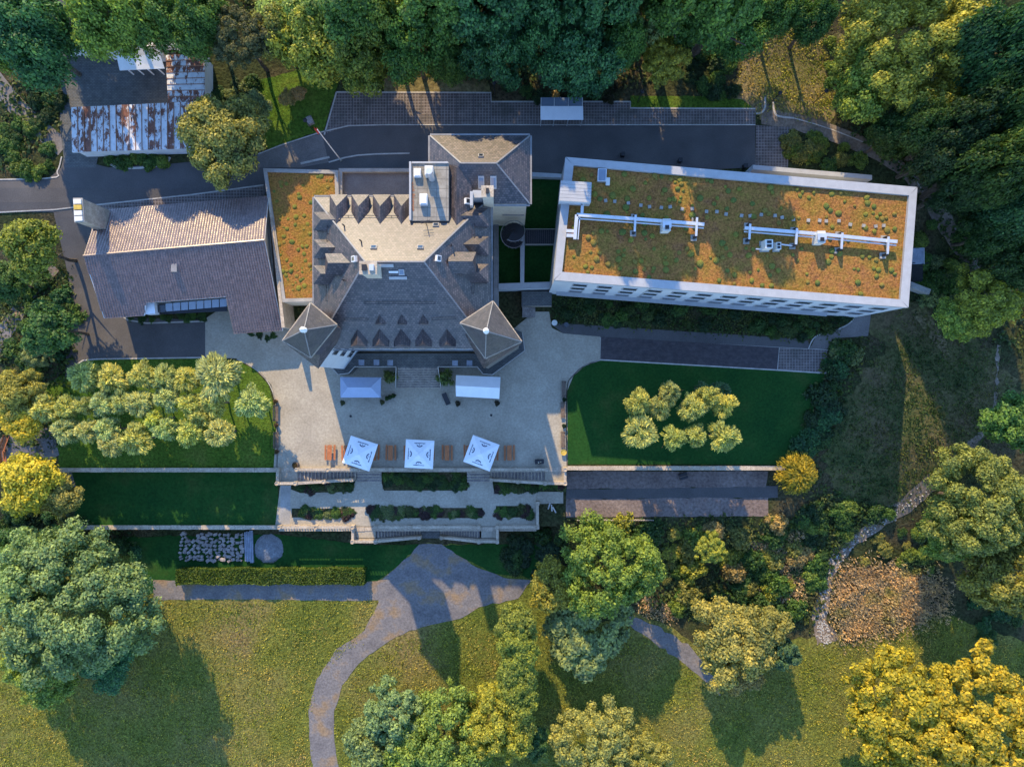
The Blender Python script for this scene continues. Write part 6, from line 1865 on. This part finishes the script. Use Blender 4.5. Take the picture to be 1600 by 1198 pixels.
# flagpole with a drooping red flag
c = G(533, 251); fp = thing('flagpole', 'white flagpole with limp red flag beside the road', 'flagpole', c)
MB().tube(c, c + Vector((0, 0, 12.4)), .09, .05, n=10).build('pole', M['white'], fp)
fl_ = MB(); prev = None
for k in range(7):
    x = .05 + k * .16; d = Vector((-x * .8, .25 * math.sin(k * 1.4) + x * .6, -k * .12))
    a = c + Vector((0, 0, 12.2)) + d; b = c + Vector((0, 0, 10.9)) + d * 1.05 - Vector((0, 0, k * .08))
    if prev: fl_.poly([prev[0], a, b, prev[1]])
    prev = (a, b)
fl_.build('flag', M['red'], fp, fix=False)
MB().tube(c + Vector((0, 0, -.05)), c + Vector((0, 0, .35)), .2, .14, n=10).build('base', M['concrete'], fp)
def lamp(px, py, h, label):
    c = G(px, py); o = thing('street_lamp', label, 'lamp', c)
    MB().tube(c, c + Vector((0, 0, h)), .06, .045, n=8).build('post', M['darkmetal'], o)
    MB().lathe(c + Vector((0, 0, h)), [(.08, -.1), (.16, 0), (.3, .18), (.28, .3), (.08, .42)], 12).build('lantern', M['darkmetal'], o)
    MB().lathe(c + Vector((0, 0, h)), [(.1, .005), (.2, .06), (.22, .15), (.1, .16)], 12).build('lens', M['unit'], o)
lamp(1201, 165, 4.2, 'street lamp at the foot of the clearing beside the kerbed path')
lamp(1270, 162, 4.2, 'street lamp in the tree shadow on the clearing')
lamp(773, 147, 3.6, 'street lamp at the corner of the parking bays')
lamp(996, 160, 3.6, 'street lamp on the grass strip beyond the bike shelter')
lamp(490, 205, 4.0, 'street lamp standing on the grass bank by the flagpole')
c = G(485, 190); o = link('boulder', RK[2]); o.location = (c.x, c.y, c.z + .35); o.scale = (.9, 1.2, .7); o.rotation_euler = (0, 0, .4); tag(o, 'grey boulder on the grass bank near the flagpole', 'boulder')
for x, y in ((972, 250), (1061, 259), (1162, 268)):
    c = G(x, y - 6); o = MB().box(c, .5, .5, c.z - .05, c.z + 1.0).build('bollard', M['darkmetal']); tag(o, 'dark square bollard between road and annex parapet', 'bollard', 'bollards along annex')
    MB().box(c, .56, .56, c.z + 1.0, c.z + 1.06).build('cap', M['darkmetal'], o)
# steel fire stair at the end of the annex
fs = thing('fire_stair', 'dark steel stair and landing at the annex end wall', 'stair', G(1430, 415))
zF = 3.8; MB().prism([W(1424, 388, zF), W(1444, 387, zF), W(1443, 412, zF), W(1423, 413, zF)], zF - .1, zF).build('landing', M['plank'], fs)
for k in range(10):
    y0 = 413 + k * 3.0; z = zF - (k + 1) * .33
    MB().prism([W(1424, y0, z), W(1442, y0, z), W(1442, y0 + 2.6, z), W(1424, y0 + 2.6, z)], z - .05, z).build('tread', M['darkmetal'], fs)
for x in (1423.5, 1444):
    MB().bar(W(x, 387, zF + 1), W(x, 413, zF + 1), .06, .06).build('handrail', M['steel'], fs)
    for y in (388, 412): MB().bar(W(x, y, zF) + Vector((0, 0, -3.6)), W(x, y, zF) + Vector((0, 0, 1)), .08, .08).build('post', M['darkmetal'], fs)
MB().prism([W(1424, 440, 1.5), W(1455, 452, 1.5), W(1452, 460, 1.5), W(1424, 449, 1.5)], -.2, 1.5).build('retaining_slab', M['concrete'], fs)
# picket fence above the thicket
pf = thing('picket_fence', 'low pale picket fence along the outer soil bed', 'fence', G(890, 812))
for k in range(46):
    c = G(902 + k * 2.6, 811); MB().box(c, .12, .05, c.z - .1, c.z + 1.0).build('picket', M['kerb'], pf)
a, b = G(900, 811), G(1020, 811)
for z in (.3, .75): MB().bar(a + Vector((0, -.05, z)), b + Vector((0, -.05, z)), .04, .08).build('fence_rail', M['greywood'], pf)
for x, y, rz in ((1002, 742, .3),):
    c = G(x + 65, 743); o = MB().box(c, 1.2, .9, c.z - .02, c.z + .5, rz).build('compost_crate', M['darkmetal']); tag(o, 'dark open crate on the upper soil bed', 'crate')
    MB().box(c, 1.3, .08, c.z + .5, c.z + .58, rz).build('slat', M['greywood'], o)
for k in range(3):
    c = G(858 + k * 4, 790 + k * 3); o = MB().box(c, .2, 1.0, c.z, c.z + .2, .4 * k - .3).build('loose_stone', M['kerb']); tag(o, 'pale stone length lying in the grass beside lower terrace', 'stone', 'loose stone lengths')
